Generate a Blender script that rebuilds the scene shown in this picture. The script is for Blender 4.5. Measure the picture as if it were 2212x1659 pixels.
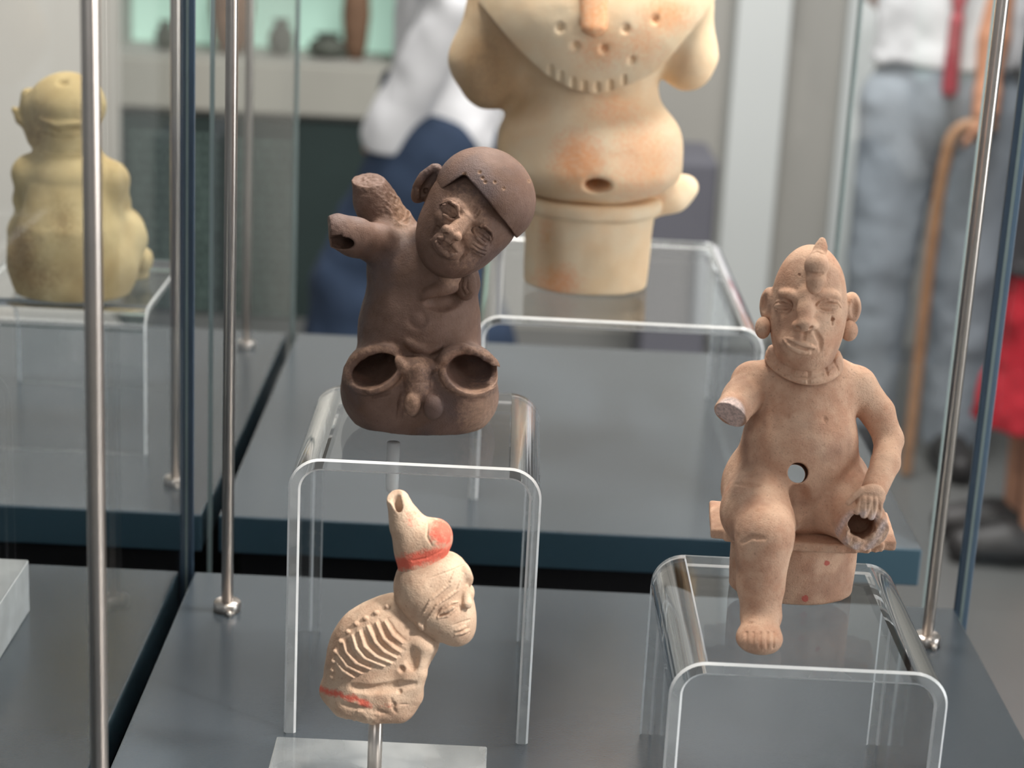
import bpy, bmesh, math, random
import numpy as np
from mathutils import Matrix, Vector

random.seed(7)
rng = np.random.default_rng(7)
for o in list(bpy.data.objects):
    bpy.data.objects.remove(o)
scene = bpy.context.scene
COL = scene.collection

# ------------------------------------------------------------------ camera
S = 0.45                                   # camera height above the plinth tops (m)
FOC = 4221.3                               # focal length in pixels of the 2212 px frame
M = np.array([[0.99877661, 0.00629376, 0.04904773],
              [0.04881896, -0.28343491, -0.95774807],
              [0.00787401, 0.95897082, -0.28339541]])   # rows: right, down, forward
CAM = np.array([0.0, 0.0, S])
cam = bpy.data.cameras.new('camera')
cam.sensor_fit = 'HORIZONTAL'
cam.sensor_width = 36.0
cam.lens = FOC / 2212.0 * 36.0
cam.clip_start = 0.02
cam.clip_end = 60
cam.dof.use_dof = True
cam.dof.focus_distance = 0.93
cam.dof.aperture_fstop = 9.5
cam.dof.aperture_blades = 0
camo = bpy.data.objects.new('camera', cam)
COL.objects.link(camo)
camo.matrix_world = Matrix((
    (M[0][0], -M[1][0], -M[2][0], 0), (M[0][1], -M[1][1], -M[2][1], 0),
    (M[0][2], -M[1][2], -M[2][2], S), (0, 0, 0, 1)))
scene.camera = camo

# ------------------------------------------------------------------ world, lights, exposure
scene.view_settings.view_transform = 'Standard'
scene.view_settings.look = 'None'
scene.view_settings.gamma = 1.0
scene.view_settings.exposure = 0.0
scene.view_settings.use_curve_mapping = False
scene.cycles.max_bounces = 14
scene.cycles.transmission_bounces = 14
scene.cycles.transparent_max_bounces = 12
scene.cycles.sample_clamp_indirect = 6.0

w = bpy.data.worlds.new('world')
scene.world = w
w.use_nodes = True
w.node_tree.nodes['Background'].inputs[0].default_value = (0.93, 0.97, 1.0, 1)
w.node_tree.nodes['Background'].inputs[1].default_value = 0.22


def area(name, loc, target, size, power, col=(1, 1, 1), size_y=None):
    l = bpy.data.lights.new(name, 'AREA')
    l.energy = power
    l.size = size
    l.color = col
    if size_y:
        l.shape = 'RECTANGLE'
        l.size_y = size_y
    o = bpy.data.objects.new(name, l)
    COL.objects.link(o)
    o.location = loc
    d = Vector(target) - Vector(loc)
    o.rotation_euler = d.to_track_quat('-Z', 'Y').to_euler()
    return o


area('showcase_spotlight', (0.78, 0.34, 1.12), (0.10, 0.88, 0.15), 0.14, 33, (1.0, 0.945, 0.88))
area('side_fill_light', (2.4, 0.45, 0.05), (0.0, 1.0, 0.0), 1.1, 34, (0.96, 0.98, 1.0), 2.2)  # added unseen panel, gives rods and risers a bright stripe
area('front_fill_light', (-0.5, -1.6, 1.5), (0.0, 1.0, 0.0), 1.4, 9, (1.0, 0.99, 0.97), 0.8)  # added fill from behind the camera, no visible source
area('rear_showcase_spotlight', (0.55, 1.10, 1.5), (0.15, 1.42, 0.2), 0.30, 21, (1.0, 0.95, 0.88))
area('left_showcase_spotlight', (-0.15, 1.25, 1.5), (-0.35, 1.4, 0.2), 0.30, 15, (1.0, 0.94, 0.84))
area('ceiling_lamp', (0.4, 3.4, 2.4), (0.2, 4.2, 0), 1.2, 115, (1.0, 0.98, 0.96), 1.2)


# ------------------------------------------------------------------ pixel helpers (rays of the fitted camera)
def ray(u, v):
    return M.T @ np.array([(u - 1106.0) / FOC, (v - 829.5) / FOC, 1.0])


def onY(u, v, Y):
    d = ray(u, v)
    return CAM + d * (Y / d[1])


def onZ(u, v, z):
    d = ray(u, v)
    return CAM + d * ((z - S) / d[2])


def depth(P):
    return float(M[2] @ (np.asarray(P) - CAM))


def proj(P):
    d = (np.asarray(P) - CAM) @ M.T
    return 1106 + FOC * d[..., 0] / d[..., 2], 829.5 + FOC * d[..., 1] / d[..., 2]


# ------------------------------------------------------------------ object helpers
def thing(name, label, cat, loc, group=None):
    o = bpy.data.objects.new(name, None)
    o.empty_display_size = 0.02
    COL.objects.link(o)
    o.location = loc
    o['label'] = label
    o['category'] = cat
    if group:
        o['group'] = group
    return o


def tag(o, label, cat, group=None):
    o['label'] = label
    o['category'] = cat
    if group:
        o['group'] = group
    return o


def wloc(o):
    p = Vector((0, 0, 0))
    while o:
        p += o.location
        o = o.parent
    return p


def link(name, me, mat, parent=None, origin=None):
    """mesh given in WORLD coordinates; its origin is put at origin (or the parent's)"""
    o = bpy.data.objects.new(name, me)
    COL.objects.link(o)
    base = wloc(parent) if parent else Vector((0, 0, 0))
    org = Vector(origin) if origin is not None else base
    me.transform(Matrix.Translation(-org))
    o.parent = parent
    o.location = org - base
    for m in (mat if isinstance(mat, (list, tuple)) else [mat]):
        me.materials.append(m)
    return o


def bm_mesh(name, bm, smooth=False):
    me = bpy.data.meshes.new(name)
    bmesh.ops.recalc_face_normals(bm, faces=bm.faces)
    bm.to_mesh(me)
    bm.free()
    if smooth:
        me.shade_smooth()
    return me


def bbox_bm(lo, hi, bevel=0.0, seg=2):
    bm = bmesh.new()
    bmesh.ops.create_cube(bm, size=1)
    lo = Vector(lo)
    hi = Vector(hi)
    for v in bm.verts:
        v.co = Vector(((v.co.x + .5) * (hi.x - lo.x) + lo.x, (v.co.y + .5) * (hi.y - lo.y) + lo.y,
                       (v.co.z + .5) * (hi.z - lo.z) + lo.z))
    if bevel:
        bmesh.ops.bevel(bm, geom=bm.edges[:], offset=bevel, segments=seg, affect='EDGES', profile=0.5)
    return bm


def box(name, lo, hi, mat, parent=None, bevel=0.0, seg=2):
    return link(name, bm_mesh(name, bbox_bm(lo, hi, bevel, seg)), mat, parent,
                None if parent else ((lo[0] + hi[0]) / 2, (lo[1] + hi[1]) / 2, lo[2]))


def lathe(name, prof, cx, cy, mat, parent=None, seg=40, smooth=True):
    """prof: list of (r, z)"""
    bm = bmesh.new()
    rings = []
    for r, z in prof:
        if r < 1e-6:
            rings.append([bm.verts.new((cx, cy, z))])
        else:
            rings.append([bm.verts.new((cx + r * math.cos(2 * math.pi * i / seg), cy + r * math.sin(2 * math.pi * i / seg), z))
                          for i in range(seg)])
    for a, b in zip(rings, rings[1:]):
        for i in range(seg):
            j = (i + 1) % seg
            if len(a) == 1 and len(b) == 1:
                continue
            if len(a) == 1:
                bm.faces.new((a[0], b[i], b[j]))
            elif len(b) == 1:
                bm.faces.new((a[i], a[j], b[0]))
            else:
                bm.faces.new((a[i], a[j], b[j], b[i]))
    me = bm_mesh(name, bm, smooth)
    o = link(name, me, mat, parent, None if parent else (cx, cy, prof[0][1]))
    return o


def struct(o):
    o['kind'] = 'structure'
    return o


# ------------------------------------------------------------------ materials
def srgb(r, g, b):
    f = lambda c: (c / 255 / 12.92) if c / 255 <= 0.04045 else ((c / 255 + 0.055) / 1.055) ** 2.4
    return (f(r), f(g), f(b), 1.0)


class NT:
    def __init__(s, name):
        s.m = bpy.data.materials.new(name)
        s.m.use_nodes = True
        s.t = s.m.node_tree
        s.b = s.t.nodes['Principled BSDF']

    def n(s, typ, **kw):
        nd = s.t.nodes.new(typ)
        for k, v in kw.items():
            setattr(nd, k, v)
        return nd

    def l(s, a, b):
        s.t.links.new(a, b)

    def noise(s, vec, scale, detail=4, rough=0.55):
        nd = s.n('ShaderNodeTexNoise')
        nd.inputs['Scale'].default_value = scale
        nd.inputs['Detail'].default_value = detail
        nd.inputs['Roughness'].default_value = rough
        s.l(vec, nd.inputs['Vector'])
        return nd.outputs['Fac']

    def ramp(s, fac, stops):
        nd = s.n('ShaderNodeValToRGB')
        cr = nd.color_ramp
        while len(cr.elements) < len(stops):
            cr.elements.new(0.5)
        for e, (p, c) in zip(cr.elements, stops):
            e.position = p
            e.color = c
        s.l(fac, nd.inputs['Fac'])
        return nd.outputs['Color']

    def mix(s, fac, a, b, blend='MIX'):
        nd = s.n('ShaderNodeMix', data_type='RGBA', blend_type=blend)
        for sock, val in ((nd.inputs[0], fac), (nd.inputs[6], a), (nd.inputs[7], b)):
            if hasattr(val, 'default_value') or hasattr(val, 'is_output'):
                s.l(val, sock)
            else:
                sock.default_value = val
        return nd.outputs[2]

    def math(s, op, a, b):
        nd = s.n('ShaderNodeMath', operation=op)
        for sock, val in ((nd.inputs[0], a), (nd.inputs[1], b)):
            if hasattr(val, 'is_output'):
                s.l(val, sock)
            else:
                sock.default_value = val
        return nd.outputs[0]


def g1(x):
    return (x, x, x, 1)


def simple(name, col, rough=0.6, metal=0.0, spec=0.5, nscale=20, namt=0.08, bump=0.0, bscale=300):
    t = NT(name)
    tc = t.n('ShaderNodeTexCoord').outputs['Object']
    f = t.noise(tc, nscale)
    dark = tuple(c * (1 - namt) for c in col[:3]) + (1,)
    lite = tuple(min(1, c * (1 + namt)) for c in col[:3]) + (1,)
    t.l(t.ramp(f, [(0.3, dark), (0.7, lite)]), t.b.inputs['Base Color'])
    t.b.inputs['Roughness'].default_value = rough
    t.b.inputs['Metallic'].default_value = metal
    t.b.inputs['Specular IOR Level'].default_value = spec
    if bump:
        bn = t.n('ShaderNodeBump')
        bn.inputs['Strength'].default_value = bump
        bn.inputs['Distance'].default_value = 0.001
        t.l(t.noise(tc, bscale), bn.inputs['Height'])
        t.l(bn.outputs[0], t.b.inputs['Normal'])
    return t.m


def clay(name, base, var, speck, paint_highlight, fresh_or_brown, vscale=45, bump=0.35, rough=0.8, smudge=None, sm_amt=0.5, soft=0.12, spk=0.5):
    """fired clay: mottled body, fine specks, painted slip, colour patches and painted-on highlights (attribute 'paint'), freshly broken clay and browner patches (attribute 'fresh')"""
    t = NT(name)
    tc = t.n('ShaderNodeTexCoord').outputs['Object']
    c = t.mix(t.ramp(t.noise(tc, vscale, 5, 0.6), [(0.36, g1(0)), (0.64, g1(1))]), base, var)
    if smudge:
        sm = t.ramp(t.noise(tc, vscale * 0.55, 3, 0.5), [(0.52, g1(0)), (0.72, g1(sm_amt))])
        c = t.mix(sm, c, smudge)
    sp = t.ramp(t.noise(tc, 900, 3, 0.7), [(0.28, g1(spk)), (0.42, g1(0))])
    c = t.mix(sp, c, speck)
    at = t.n('ShaderNodeAttribute', attribute_name='paint_highlight').outputs['Fac']
    pn = t.noise(tc, 420, 5, 0.7)
    pf = t.ramp(t.math('ADD', at, t.math('MULTIPLY', t.math('SUBTRACT', pn, 0.5), 1.3)), [(0.5 - soft, g1(0)), (0.5 + soft, g1(0.9))])
    pf = t.math('MULTIPLY', pf, t.ramp(at, [(0.02, g1(0)), (0.2, g1(1))]))
    c = t.mix(pf, c, paint_highlight)
    fr = t.n('ShaderNodeAttribute', attribute_name='fresh_or_brown').outputs['Fac']
    fc = t.mix(t.ramp(t.noise(tc, 700, 4, 0.75), [(0.35, g1(0)), (0.6, g1(1))]), tuple(x * 0.55 for x in fresh_or_brown[:3]) + (1,), fresh_or_brown)
    c = t.mix(fr, c, fc)
    t.l(c, t.b.inputs['Base Color'])
    t.b.inputs['Roughness'].default_value = rough
    t.b.inputs['Specular IOR Level'].default_value = 0.3
    bn = t.n('ShaderNodeBump')
    bn.inputs['Strength'].default_value = bump
    bn.inputs['Distance'].default_value = 0.0006
    t.l(t.math('ADD', t.math('MULTIPLY', t.noise(tc, 260, 5, 0.6), 1.4), t.noise(tc, 1300, 3, 0.6)), bn.inputs['Height'])
    t.l(bn.outputs[0], t.b.inputs['Normal'])
    return t.m


def glassmat(name, col, ior=1.49, rough=0.0):
    t = NT(name)
    tc = t.n('ShaderNodeTexCoord').outputs['Object']
    f = t.ramp(t.noise(tc, 30, 2), [(0.0, tuple(c * 0.985 for c in col[:3]) + (1,)), (1.0, col)])
    t.l(f, t.b.inputs['Base Color'])
    t.b.inputs['Transmission Weight'].default_value = 1.0
    t.b.inputs['IOR'].default_value = ior
    t.b.inputs['Roughness'].default_value = rough
    return t.m


def emissive(name, col, strength):
    t = NT(name)
    tc = t.n('ShaderNodeTexCoord').outputs['Object']
    f = t.ramp(t.noise(tc, 2.0, 2), [(0.3, tuple(c * 0.9 for c in col[:3]) + (1,)), (0.7, col)])
    t.l(f, t.b.inputs['Base Color'])
    t.l(f, t.b.inputs['Emission Color'])
    t.b.inputs['Emission Strength'].default_value = strength
    return t.m


M_ACR = glassmat('clear_acrylic', (0.985, 0.99, 0.99, 1), 1.49)
M_GLASS = glassmat('case_glass', (0.97, 0.985, 0.978, 1), 1.035)


def frosted(name):
    """sawn acrylic edge: part clear, part milky"""
    t = NT(name)
    tc = t.n('ShaderNodeTexCoord').outputs['Object']
    t.b.inputs['Base Color'].default_value = (0.97, 0.98, 0.98, 1)
    t.b.inputs['IOR'].default_value = 1.49
    t.b.inputs['Roughness'].default_value = 0.12
    f = t.n('ShaderNodeMapRange')
    f.inputs['From Min'].default_value = 0.35
    f.inputs['From Max'].default_value = 0.65
    f.inputs['To Min'].default_value = 0.0
    f.inputs['To Max'].default_value = 0.2
    t.l(t.noise(tc, 40, 2), f.inputs['Value'])
    t.l(f.outputs[0], t.b.inputs['Transmission Weight'])
    return t.m


M_AEDGE = frosted('sawn_acrylic_edge')


def clearblock(name, milk=0.0):
    """clear acrylic seen straight through, glossier towards grazing angles"""
    t = NT(name)
    tc = t.n('ShaderNodeTexCoord').outputs['Object']
    tr = t.n('ShaderNodeBsdfTransparent')
    t.l(t.ramp(t.noise(tc, 30, 2), [(0.3, (0.93, 0.95, 0.96, 1)), (0.7, (0.97, 0.98, 0.99, 1))]), tr.inputs[0])
    gl = t.n('ShaderNodeBsdfGlossy')
    gl.inputs['Roughness'].default_value = 0.06
    lw = t.n('ShaderNodeLayerWeight')
    lw.inputs['Blend'].default_value = 0.5
    fac = t.math('ADD', t.math('MULTIPLY', t.math('POWER', lw.outputs['Facing'], 4.0), 0.6), 0.05)
    mx = t.n('ShaderNodeMixShader')
    t.l(fac, mx.inputs[0])
    t.l(tr.outputs[0], mx.inputs[1])
    t.l(gl.outputs[0], mx.inputs[2])
    if milk:
        df = t.n('ShaderNodeBsdfDiffuse')
        df.inputs[0].default_value = (0.9, 0.92, 0.91, 1)
        m2 = t.n('ShaderNodeMixShader')
        t.l(t.math('MULTIPLY', t.ramp(t.noise(tc, 45, 2), [(0.35, g1(0.55)), (0.65, g1(1.0))]), milk), m2.inputs[0])
        t.l(mx.outputs[0], m2.inputs[1])
        t.l(df.outputs[0], m2.inputs[2])
        mx = m2
    t.t.nodes.remove(t.b)
    t.l(mx.outputs[0], t.t.nodes['Material Output'].inputs[0])
    return t.m


M_BLOCK = clearblock('clear_acrylic_block')
M_BLOCKM = clearblock('thick_acrylic', 0.2)
M_ACUT = clearblock('cut_acrylic_face', 0.34)
M_SEAL = simple('navy_edge_seal', srgb(56, 72, 88), 0.25, 0, 0.6, 6, 0.15)
M_SEALG = simple('grey_edge_seal', srgb(120, 134, 134), 0.3, 0, 0.5, 6, 0.1)
M_SLAB = simple('grey_laminate', srgb(60, 68, 75), 0.22, 0, 0.95, 14, 0.05, 0.03, 900)
M_SLABEDGE = simple('teal_edge', srgb(50, 72, 84), 0.35, 0, 0.5, 8, 0.1)
M_BLACK = simple('black_recess', srgb(14, 14, 16), 0.7, 0, 0.3, 8, 0.1)
M_STEEL = simple('brushed_steel', srgb(222, 212, 204), 0.30, 1.0, 0.5, 60, 0.06)
_t = M_STEEL.node_tree
_b = _t.nodes['Principled BSDF']
_b.inputs['Anisotropic'].default_value = 0.9
_b.inputs['Anisotropic Rotation'].default_value = 0.25
_tg = _t.nodes.new('ShaderNodeTangent')
_tg.direction_type = 'RADIAL'
_tg.axis = 'Z'
_t.links.new(_tg.outputs[0], _b.inputs['Tangent'])
M_STUB = simple('stub_white', srgb(238, 238, 236), 0.45, 0, 0.5, 40, 0.03)

M_SEAT = clay('clay_seated', srgb(218, 182, 156), srgb(196, 152, 126), srgb(120, 90, 72), srgb(190, 92, 82),
              srgb(226, 202, 194), 75, 0.5, 0.82, srgb(146, 112, 96), 0.7, 0.12, 0.55)
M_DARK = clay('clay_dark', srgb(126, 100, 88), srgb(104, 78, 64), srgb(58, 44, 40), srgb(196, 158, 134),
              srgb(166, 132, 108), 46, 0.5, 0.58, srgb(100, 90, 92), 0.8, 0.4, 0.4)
M_WHIS = clay('clay_whistle', srgb(208, 182, 158), srgb(188, 156, 132), srgb(140, 104, 84), srgb(214, 96, 78),
              srgb(226, 208, 190), 70, 0.55, 0.85, srgb(160, 126, 104), 0.6, 0.2, 0.6)
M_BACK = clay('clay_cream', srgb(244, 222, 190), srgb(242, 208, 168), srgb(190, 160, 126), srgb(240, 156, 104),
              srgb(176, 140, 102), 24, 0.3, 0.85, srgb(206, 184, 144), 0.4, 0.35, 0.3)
M_BLEFT = clay('clay_olive', srgb(220, 200, 152), srgb(198, 174, 126), srgb(140, 114, 80), srgb(140, 108, 70),
               srgb(220, 205, 165), 28, 0.3, 0.85, srgb(158, 130, 86), 0.6, 0.35, 0.3)


# ------------------------------------------------------------------ signed-distance sculpting
_lat = rng.random((32, 32, 32)).astype(np.float32)


def vnoise(x, y, z):
    out = 0
    x, y, z = np.broadcast_arrays(x, y, z)
    xi = np.floor(x).astype(np.int32); yi = np.floor(y).astype(np.int32); zi = np.floor(z).astype(np.int32)
    fx = x - xi; fy = y - yi; fz = z - zi
    fx = fx * fx * (3 - 2 * fx); fy = fy * fy * (3 - 2 * fy); fz = fz * fz * (3 - 2 * fz)
    for a in (0, 1):
        for b in (0, 1):
            for c in (0, 1):
                wgt = (fx if a else 1 - fx) * (fy if b else 1 - fy) * (fz if c else 1 - fz)
                out = out + wgt * _lat[(xi + a) & 31, (yi + b) & 31, (zi + c) & 31]
    return out - 0.5


class Clay:
    """a volume in mm (world axes) sculpted from blobs whose places are read as pixel + depth offset"""

    def __init__(s, Y0, u0, u1, v0, v1, d0, d1, h):
        s.Y0 = Y0
        s.h = h
        c = onY((u0 + u1) / 2, (v0 + v1) / 2, Y0)
        s.s = depth(c) / FOC * 1000
        pts = np.array([s.P(u, v, d) for u in (u0, u1) for v in (v0, v1) for d in (d0, d1)])
        s.lo = pts.min(0) - 3 * h
        s.n = np.ceil((pts.max(0) + 3 * h - s.lo) / h).astype(int)
        s.ax = [(s.lo[i] + h * np.arange(s.n[i])).astype(np.float32) for i in range(3)]
        s.D = np.full(tuple(s.n), 60.0, np.float32)

    def P(s, u, v, d=0.0):
        return onY(u, v, s.Y0 + d * s.s / 1000) * 1000

    def R(s, r, P):
        return r * depth(P / 1000) / FOC * 1000

    def sl(s, lo, hi):
        a = np.clip(np.floor((lo - s.lo) / s.h).astype(int), 0, s.n)
        b = np.clip(np.ceil((hi - s.lo) / s.h).astype(int) + 1, 0, s.n)
        if (b <= a).any():
            return None
        return tuple(slice(a[i], b[i]) for i in range(3))

    def xyz(s, q):
        return s.ax[0][q[0]][:, None, None], s.ax[1][q[1]][None, :, None], s.ax[2][q[2]][None, None, :]

    def comb(s, q, d, k, mode):
        A = s.D[q]
        if mode == 'cut':
            A = -A
        hh = np.maximum(k - np.abs(A - d), 0) / k if k > 0 else 0
        r = np.minimum(A, d) - hh * hh * k * 0.25
        s.D[q] = -r if mode == 'cut' else r

    def ell(s, c, r, roll=0, pitch=0, yaw=0, k=3.0, mode='add', pt=None):
        """c=(u,v,d); r=(across, up, deep) px; roll deg anticlockwise in the picture"""
        P = s.P(*c) if pt is None else pt
        r = np.array([s.R(r[0], P), s.R(r[2], P), s.R(r[1], P)])
        Rm = (Matrix.Rotation(math.radians(yaw), 3, 'Z') @ Matrix.Rotation(-math.radians(roll), 3, 'Y')
              @ Matrix.Rotation(math.radians(pitch), 3, 'X'))
        Rm = np.array(Rm)
        ext = np.sqrt((Rm ** 2) @ (r ** 2)) + k + 2 * s.h + (0.25 * r.max() if mode == 'add' else 0)
        q = s.sl(P - ext, P + ext)
        if q is None:
            return
        x, y, z = s.xyz(q)
        x = x - np.float32(P[0]); y = y - np.float32(P[1]); z = z - np.float32(P[2])
        k0 = 0; k1 = 0
        for i in range(3):
            L = x * np.float32(Rm[0, i]) + y * np.float32(Rm[1, i]) + z * np.float32(Rm[2, i])
            L = L / np.float32(r[i])
            k0 = k0 + L * L
            L = L / np.float32(r[i])
            k1 = k1 + L * L
        k0 = np.sqrt(k0)
        d = k0 * (k0 - 1) / np.maximum(np.sqrt(k1), 1e-6)
        s.comb(q, d, k, mode)

    def seg(s, A, B, ra, rb, k, mode):
        m = max(ra, rb) + k + 2 * s.h
        q = s.sl(np.minimum(A, B) - m, np.maximum(A, B) + m)
        if q is None:
            return
        x, y, z = s.xyz(q)
        x = x - np.float32(A[0]); y = y - np.float32(A[1]); z = z - np.float32(A[2])
        b = (B - A).astype(np.float32)
        bb = float(b @ b) + 1e-9
        t = np.clip((x * b[0] + y * b[1] + z * b[2]) / bb, 0, 1)
        d = np.sqrt((x - t * b[0]) ** 2 + (y - t * b[1]) ** 2 + (z - t * b[2]) ** 2) - (ra + t * (rb - ra))
        s.comb(q, d, k, mode)

    def cap(s, pts, k=3.0, mode='add'):
        """chain of (u, v, d, r)"""
        Ps = [s.P(*p[:3]) for p in pts]
        rs = [s.R(p[3], P) for p, P in zip(pts, Ps)]
        if len(pts) == 1:
            s.seg(Ps[0], Ps[0] + 0.01, rs[0], rs[0], k, mode)
        for a, b, ra, rb in zip(Ps, Ps[1:], rs, rs[1:]):
            s.seg(a, b, ra, rb, k, mode)

    def rbox(s, lo, hi, rad=1.0, k=1.0, mode='add', rz=0.0, c=None):
        """rounded box in world mm, turned rz degrees about z at its middle"""
        lo = np.array(lo, float); hi = np.array(hi, float)
        c = (lo + hi) / 2
        hw = (hi - lo) / 2
        cz, sz = math.cos(math.radians(rz)), math.sin(math.radians(rz))
        ext = np.array([abs(cz) * hw[0] + abs(sz) * hw[1], abs(sz) * hw[0] + abs(cz) * hw[1], hw[2]]) + k + 2 * s.h + rad
        q = s.sl(c - ext, c + ext)
        if q is None:
            return
        x, y, z = s.xyz(q)
        x = x - np.float32(c[0]); y = y - np.float32(c[1]); z = z - np.float32(c[2])
        X = x * cz + y * sz
        Y = -x * sz + y * cz
        dx = np.abs(X) - (hw[0] - rad); dy = np.abs(Y) - (hw[1] - rad); dz = np.abs(z) - (hw[2] - rad)
        d = np.sqrt(np.maximum(dx, 0) ** 2 + np.maximum(dy, 0) ** 2 + np.maximum(dz, 0) ** 2) \
            + np.minimum(np.maximum(np.maximum(dx, dy), dz), 0) - rad
        s.comb(q, d.astype(np.float32), k, mode)

    def cyl(s, c, ra, rb, z0, z1, rad=1.0, k=1.0, mode='add', taper=0.0):
        """upright elliptic drum; c world mm xy; radii mm; z range mm"""
        q = s.sl(np.array([c[0] - ra * 1.4, c[1] - rb * 1.4, z0 - k - 3]), np.array([c[0] + ra * 1.4, c[1] + rb * 1.4, z1 + k + 3]))
        if q is None:
            return
        x, y, z = s.xyz(q)
        t = (z - z0) / (z1 - z0)
        f = 1 + taper * np.clip(t, 0, 1)
        e = np.sqrt(((x - c[0]) / ra) ** 2 + ((y - c[1]) / rb) ** 2) / f
        dr = (e - 1) * min(ra, rb) + rad
        dz = np.abs(z - (z0 + z1) / 2) - (z1 - z0) / 2 + rad
        d = np.sqrt(np.maximum(dr, 0) ** 2 + np.maximum(dz, 0) ** 2) + np.minimum(np.maximum(dr, dz), 0) - rad
        s.comb(q, d.astype(np.float32), k, mode)

    def floorclip(s, z):
        s.D = np.maximum(s.D, (z - s.ax[2])[None, None, :])

    def sample(s, pts):
        g = (pts - s.lo) / s.h
        g = np.clip(g, 0, s.n - 1.001)
        i = g.astype(int)
        f = g - i
        out = 0
        for a in (0, 1):
            for b in (0, 1):
                for c in (0, 1):
                    wgt = (f[:, 0] if a else 1 - f[:, 0]) * (f[:, 1] if b else 1 - f[:, 1]) * (f[:, 2] if c else 1 - f[:, 2])
                    out = out + wgt * s.D[i[:, 0] + a, i[:, 1] + b, i[:, 2] + c]
        return out

    def hit(s, u, v, off=0.0):
        """first surface point behind pixel (u,v); off px towards the viewer"""
        d = ray(u, v)
        y0 = s.lo[1]; y1 = s.ax[1][-1]
        ys = np.arange(y0, y1, s.h * 0.7)
        pts = CAM * 1000 + np.outer(ys / d[1], d)
        inb = ((pts > s.lo) & (pts < s.lo + s.h * (s.n - 1))).all(1)
        pts = pts[inb]
        if len(pts) == 0:
            return s.P(u, v, 0)
        D = s.sample(pts)
        ins = np.flatnonzero(D < 0)
        if len(ins) == 0:
            p = pts[np.argmin(D)]
        else:
            i = ins[0]
            p = pts[i]
            if i > 0:
                a, b = D[i - 1], D[i]
                p = pts[i - 1] + (pts[i] - pts[i - 1]) * (a / (a - b + 1e-9))
        return p - d / np.linalg.norm(d) * s.R(off, p)

    def stroke(s, uv, r, off=0.0, k=0.3, mode='cut', step=7.0, taper=True):
        pts = []
        for (a, b), (c, d) in zip(uv, uv[1:]):
            n = max(1, int(math.hypot(c - a, d - b) / step))
            for i in range(n):
                pts.append((a + (c - a) * i / n, b + (d - b) * i / n))
        pts.append(uv[-1])
        Ps = [s.hit(u, v, off) for u, v in pts]
        n = len(Ps)
        for i in range(max(1, n - 1)):
            A = Ps[i]
            B = Ps[min(i + 1, n - 1)] + 0.001
            if np.linalg.norm(A - B) > 12 * s.s * step / 7:
                continue
            fa = fb = 1.0
            if taper and n > 3:
                fa = 0.55 + 0.45 * math.sin(math.pi * i / (n - 1))
                fb = 0.55 + 0.45 * math.sin(math.pi * (i + 1) / (n - 1))
            s.seg(A, B, s.R(r * fa, A), s.R(r * fb, B), k, mode)

    def dot(s, u, v, r, off=0.0, k=0.3, mode='cut', roll=0):
        """r: number or (across, up, deep) px, centred on the surface"""
        if not hasattr(r, '__len__'):
            r = (r, r, r)
        s.ell(None, r, roll=roll, k=k, mode=mode, pt=s.hit(u, v, off))

    def rough(s, c, rad, amp, scale):
        """noise in a ball: chipped, broken clay"""
        P = s.P(*c)
        rad = s.R(rad, P)
        q = s.sl(P - rad, P + rad)
        if q is None:
            return
        x, y, z = s.xyz(q)
        f = np.clip(1.6 * (1 - np.sqrt((x - P[0]) ** 2 + (y - P[1]) ** 2 + (z - P[2]) ** 2) / rad), 0, 1)
        s.D[q] += (amp * f * (vnoise(x / scale, y / scale, z / scale) + 0.5 * vnoise(x / scale * 2.1 + 7, y / scale * 2.1, z / scale * 2.1))).astype(np.float32)

    def wobble(s, amp, scale):
        for i0 in range(0, s.n[0], 64):
            q = (slice(i0, min(i0 + 64, s.n[0])), slice(None), slice(None))
            D = s.D[q]
            m = np.flatnonzero(np.abs(D.ravel()) < 6 * s.h)
            if len(m) == 0:
                continue
            ii = np.unravel_index(m, D.shape)
            x = s.ax[0][q[0]][ii[0]] / scale; y = s.ax[1][ii[1]] / scale; z = s.ax[2][ii[2]] / scale
            flat = D.reshape(-1).copy()
            flat[m] += amp * (vnoise(x, y, z) + 0.5 * vnoise(x * 2.3 + 5, y * 2.3, z * 2.3))
            s.D[q] = flat.reshape(D.shape)

    def arrays(s, paint_highlight=None, fresh_or_brown=None):
        D = s.D
        n = s.n
        ins = D < 0
        cnt = np.zeros(tuple(n - 1), np.int8)
        for a in (0, 1):
            for b in (0, 1):
                for c in (0, 1):
                    cnt += ins[a:n[0] - 1 + a, b:n[1] - 1 + b, c:n[2] - 1 + c]
        act = np.flatnonzero(((cnt > 0) & (cnt < 8)).ravel())
        cs = cnt.shape
        del cnt
        ci = np.array(np.unravel_index(act, cs)).T
        corner = np.array([(a, b, c) for a in (0, 1) for b in (0, 1) for c in (0, 1)])
        val = np.stack([D[ci[:, 0] + a, ci[:, 1] + b, ci[:, 2] + c] for a, b, c in corner], 1)
        sm = np.zeros((len(act), 3), np.float32)
        ct = np.zeros(len(act), np.float32)
        for i in range(8):
            for j in range(i + 1, 8):
                if np.abs(corner[i] - corner[j]).sum() != 1:
                    continue
                m = (val[:, i] < 0) != (val[:, j] < 0)
                t = val[m, i] / (val[m, i] - val[m, j])
                sm[m] += corner[i] + t[:, None] * (corner[j] - corner[i])
                ct[m] += 1
        vert = (ci + sm / ct[:, None]) * s.h + s.lo
        idx = np.full(cs, -1, np.int32)
        idx.reshape(-1)[act] = np.arange(len(act))
        quads = []
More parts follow.
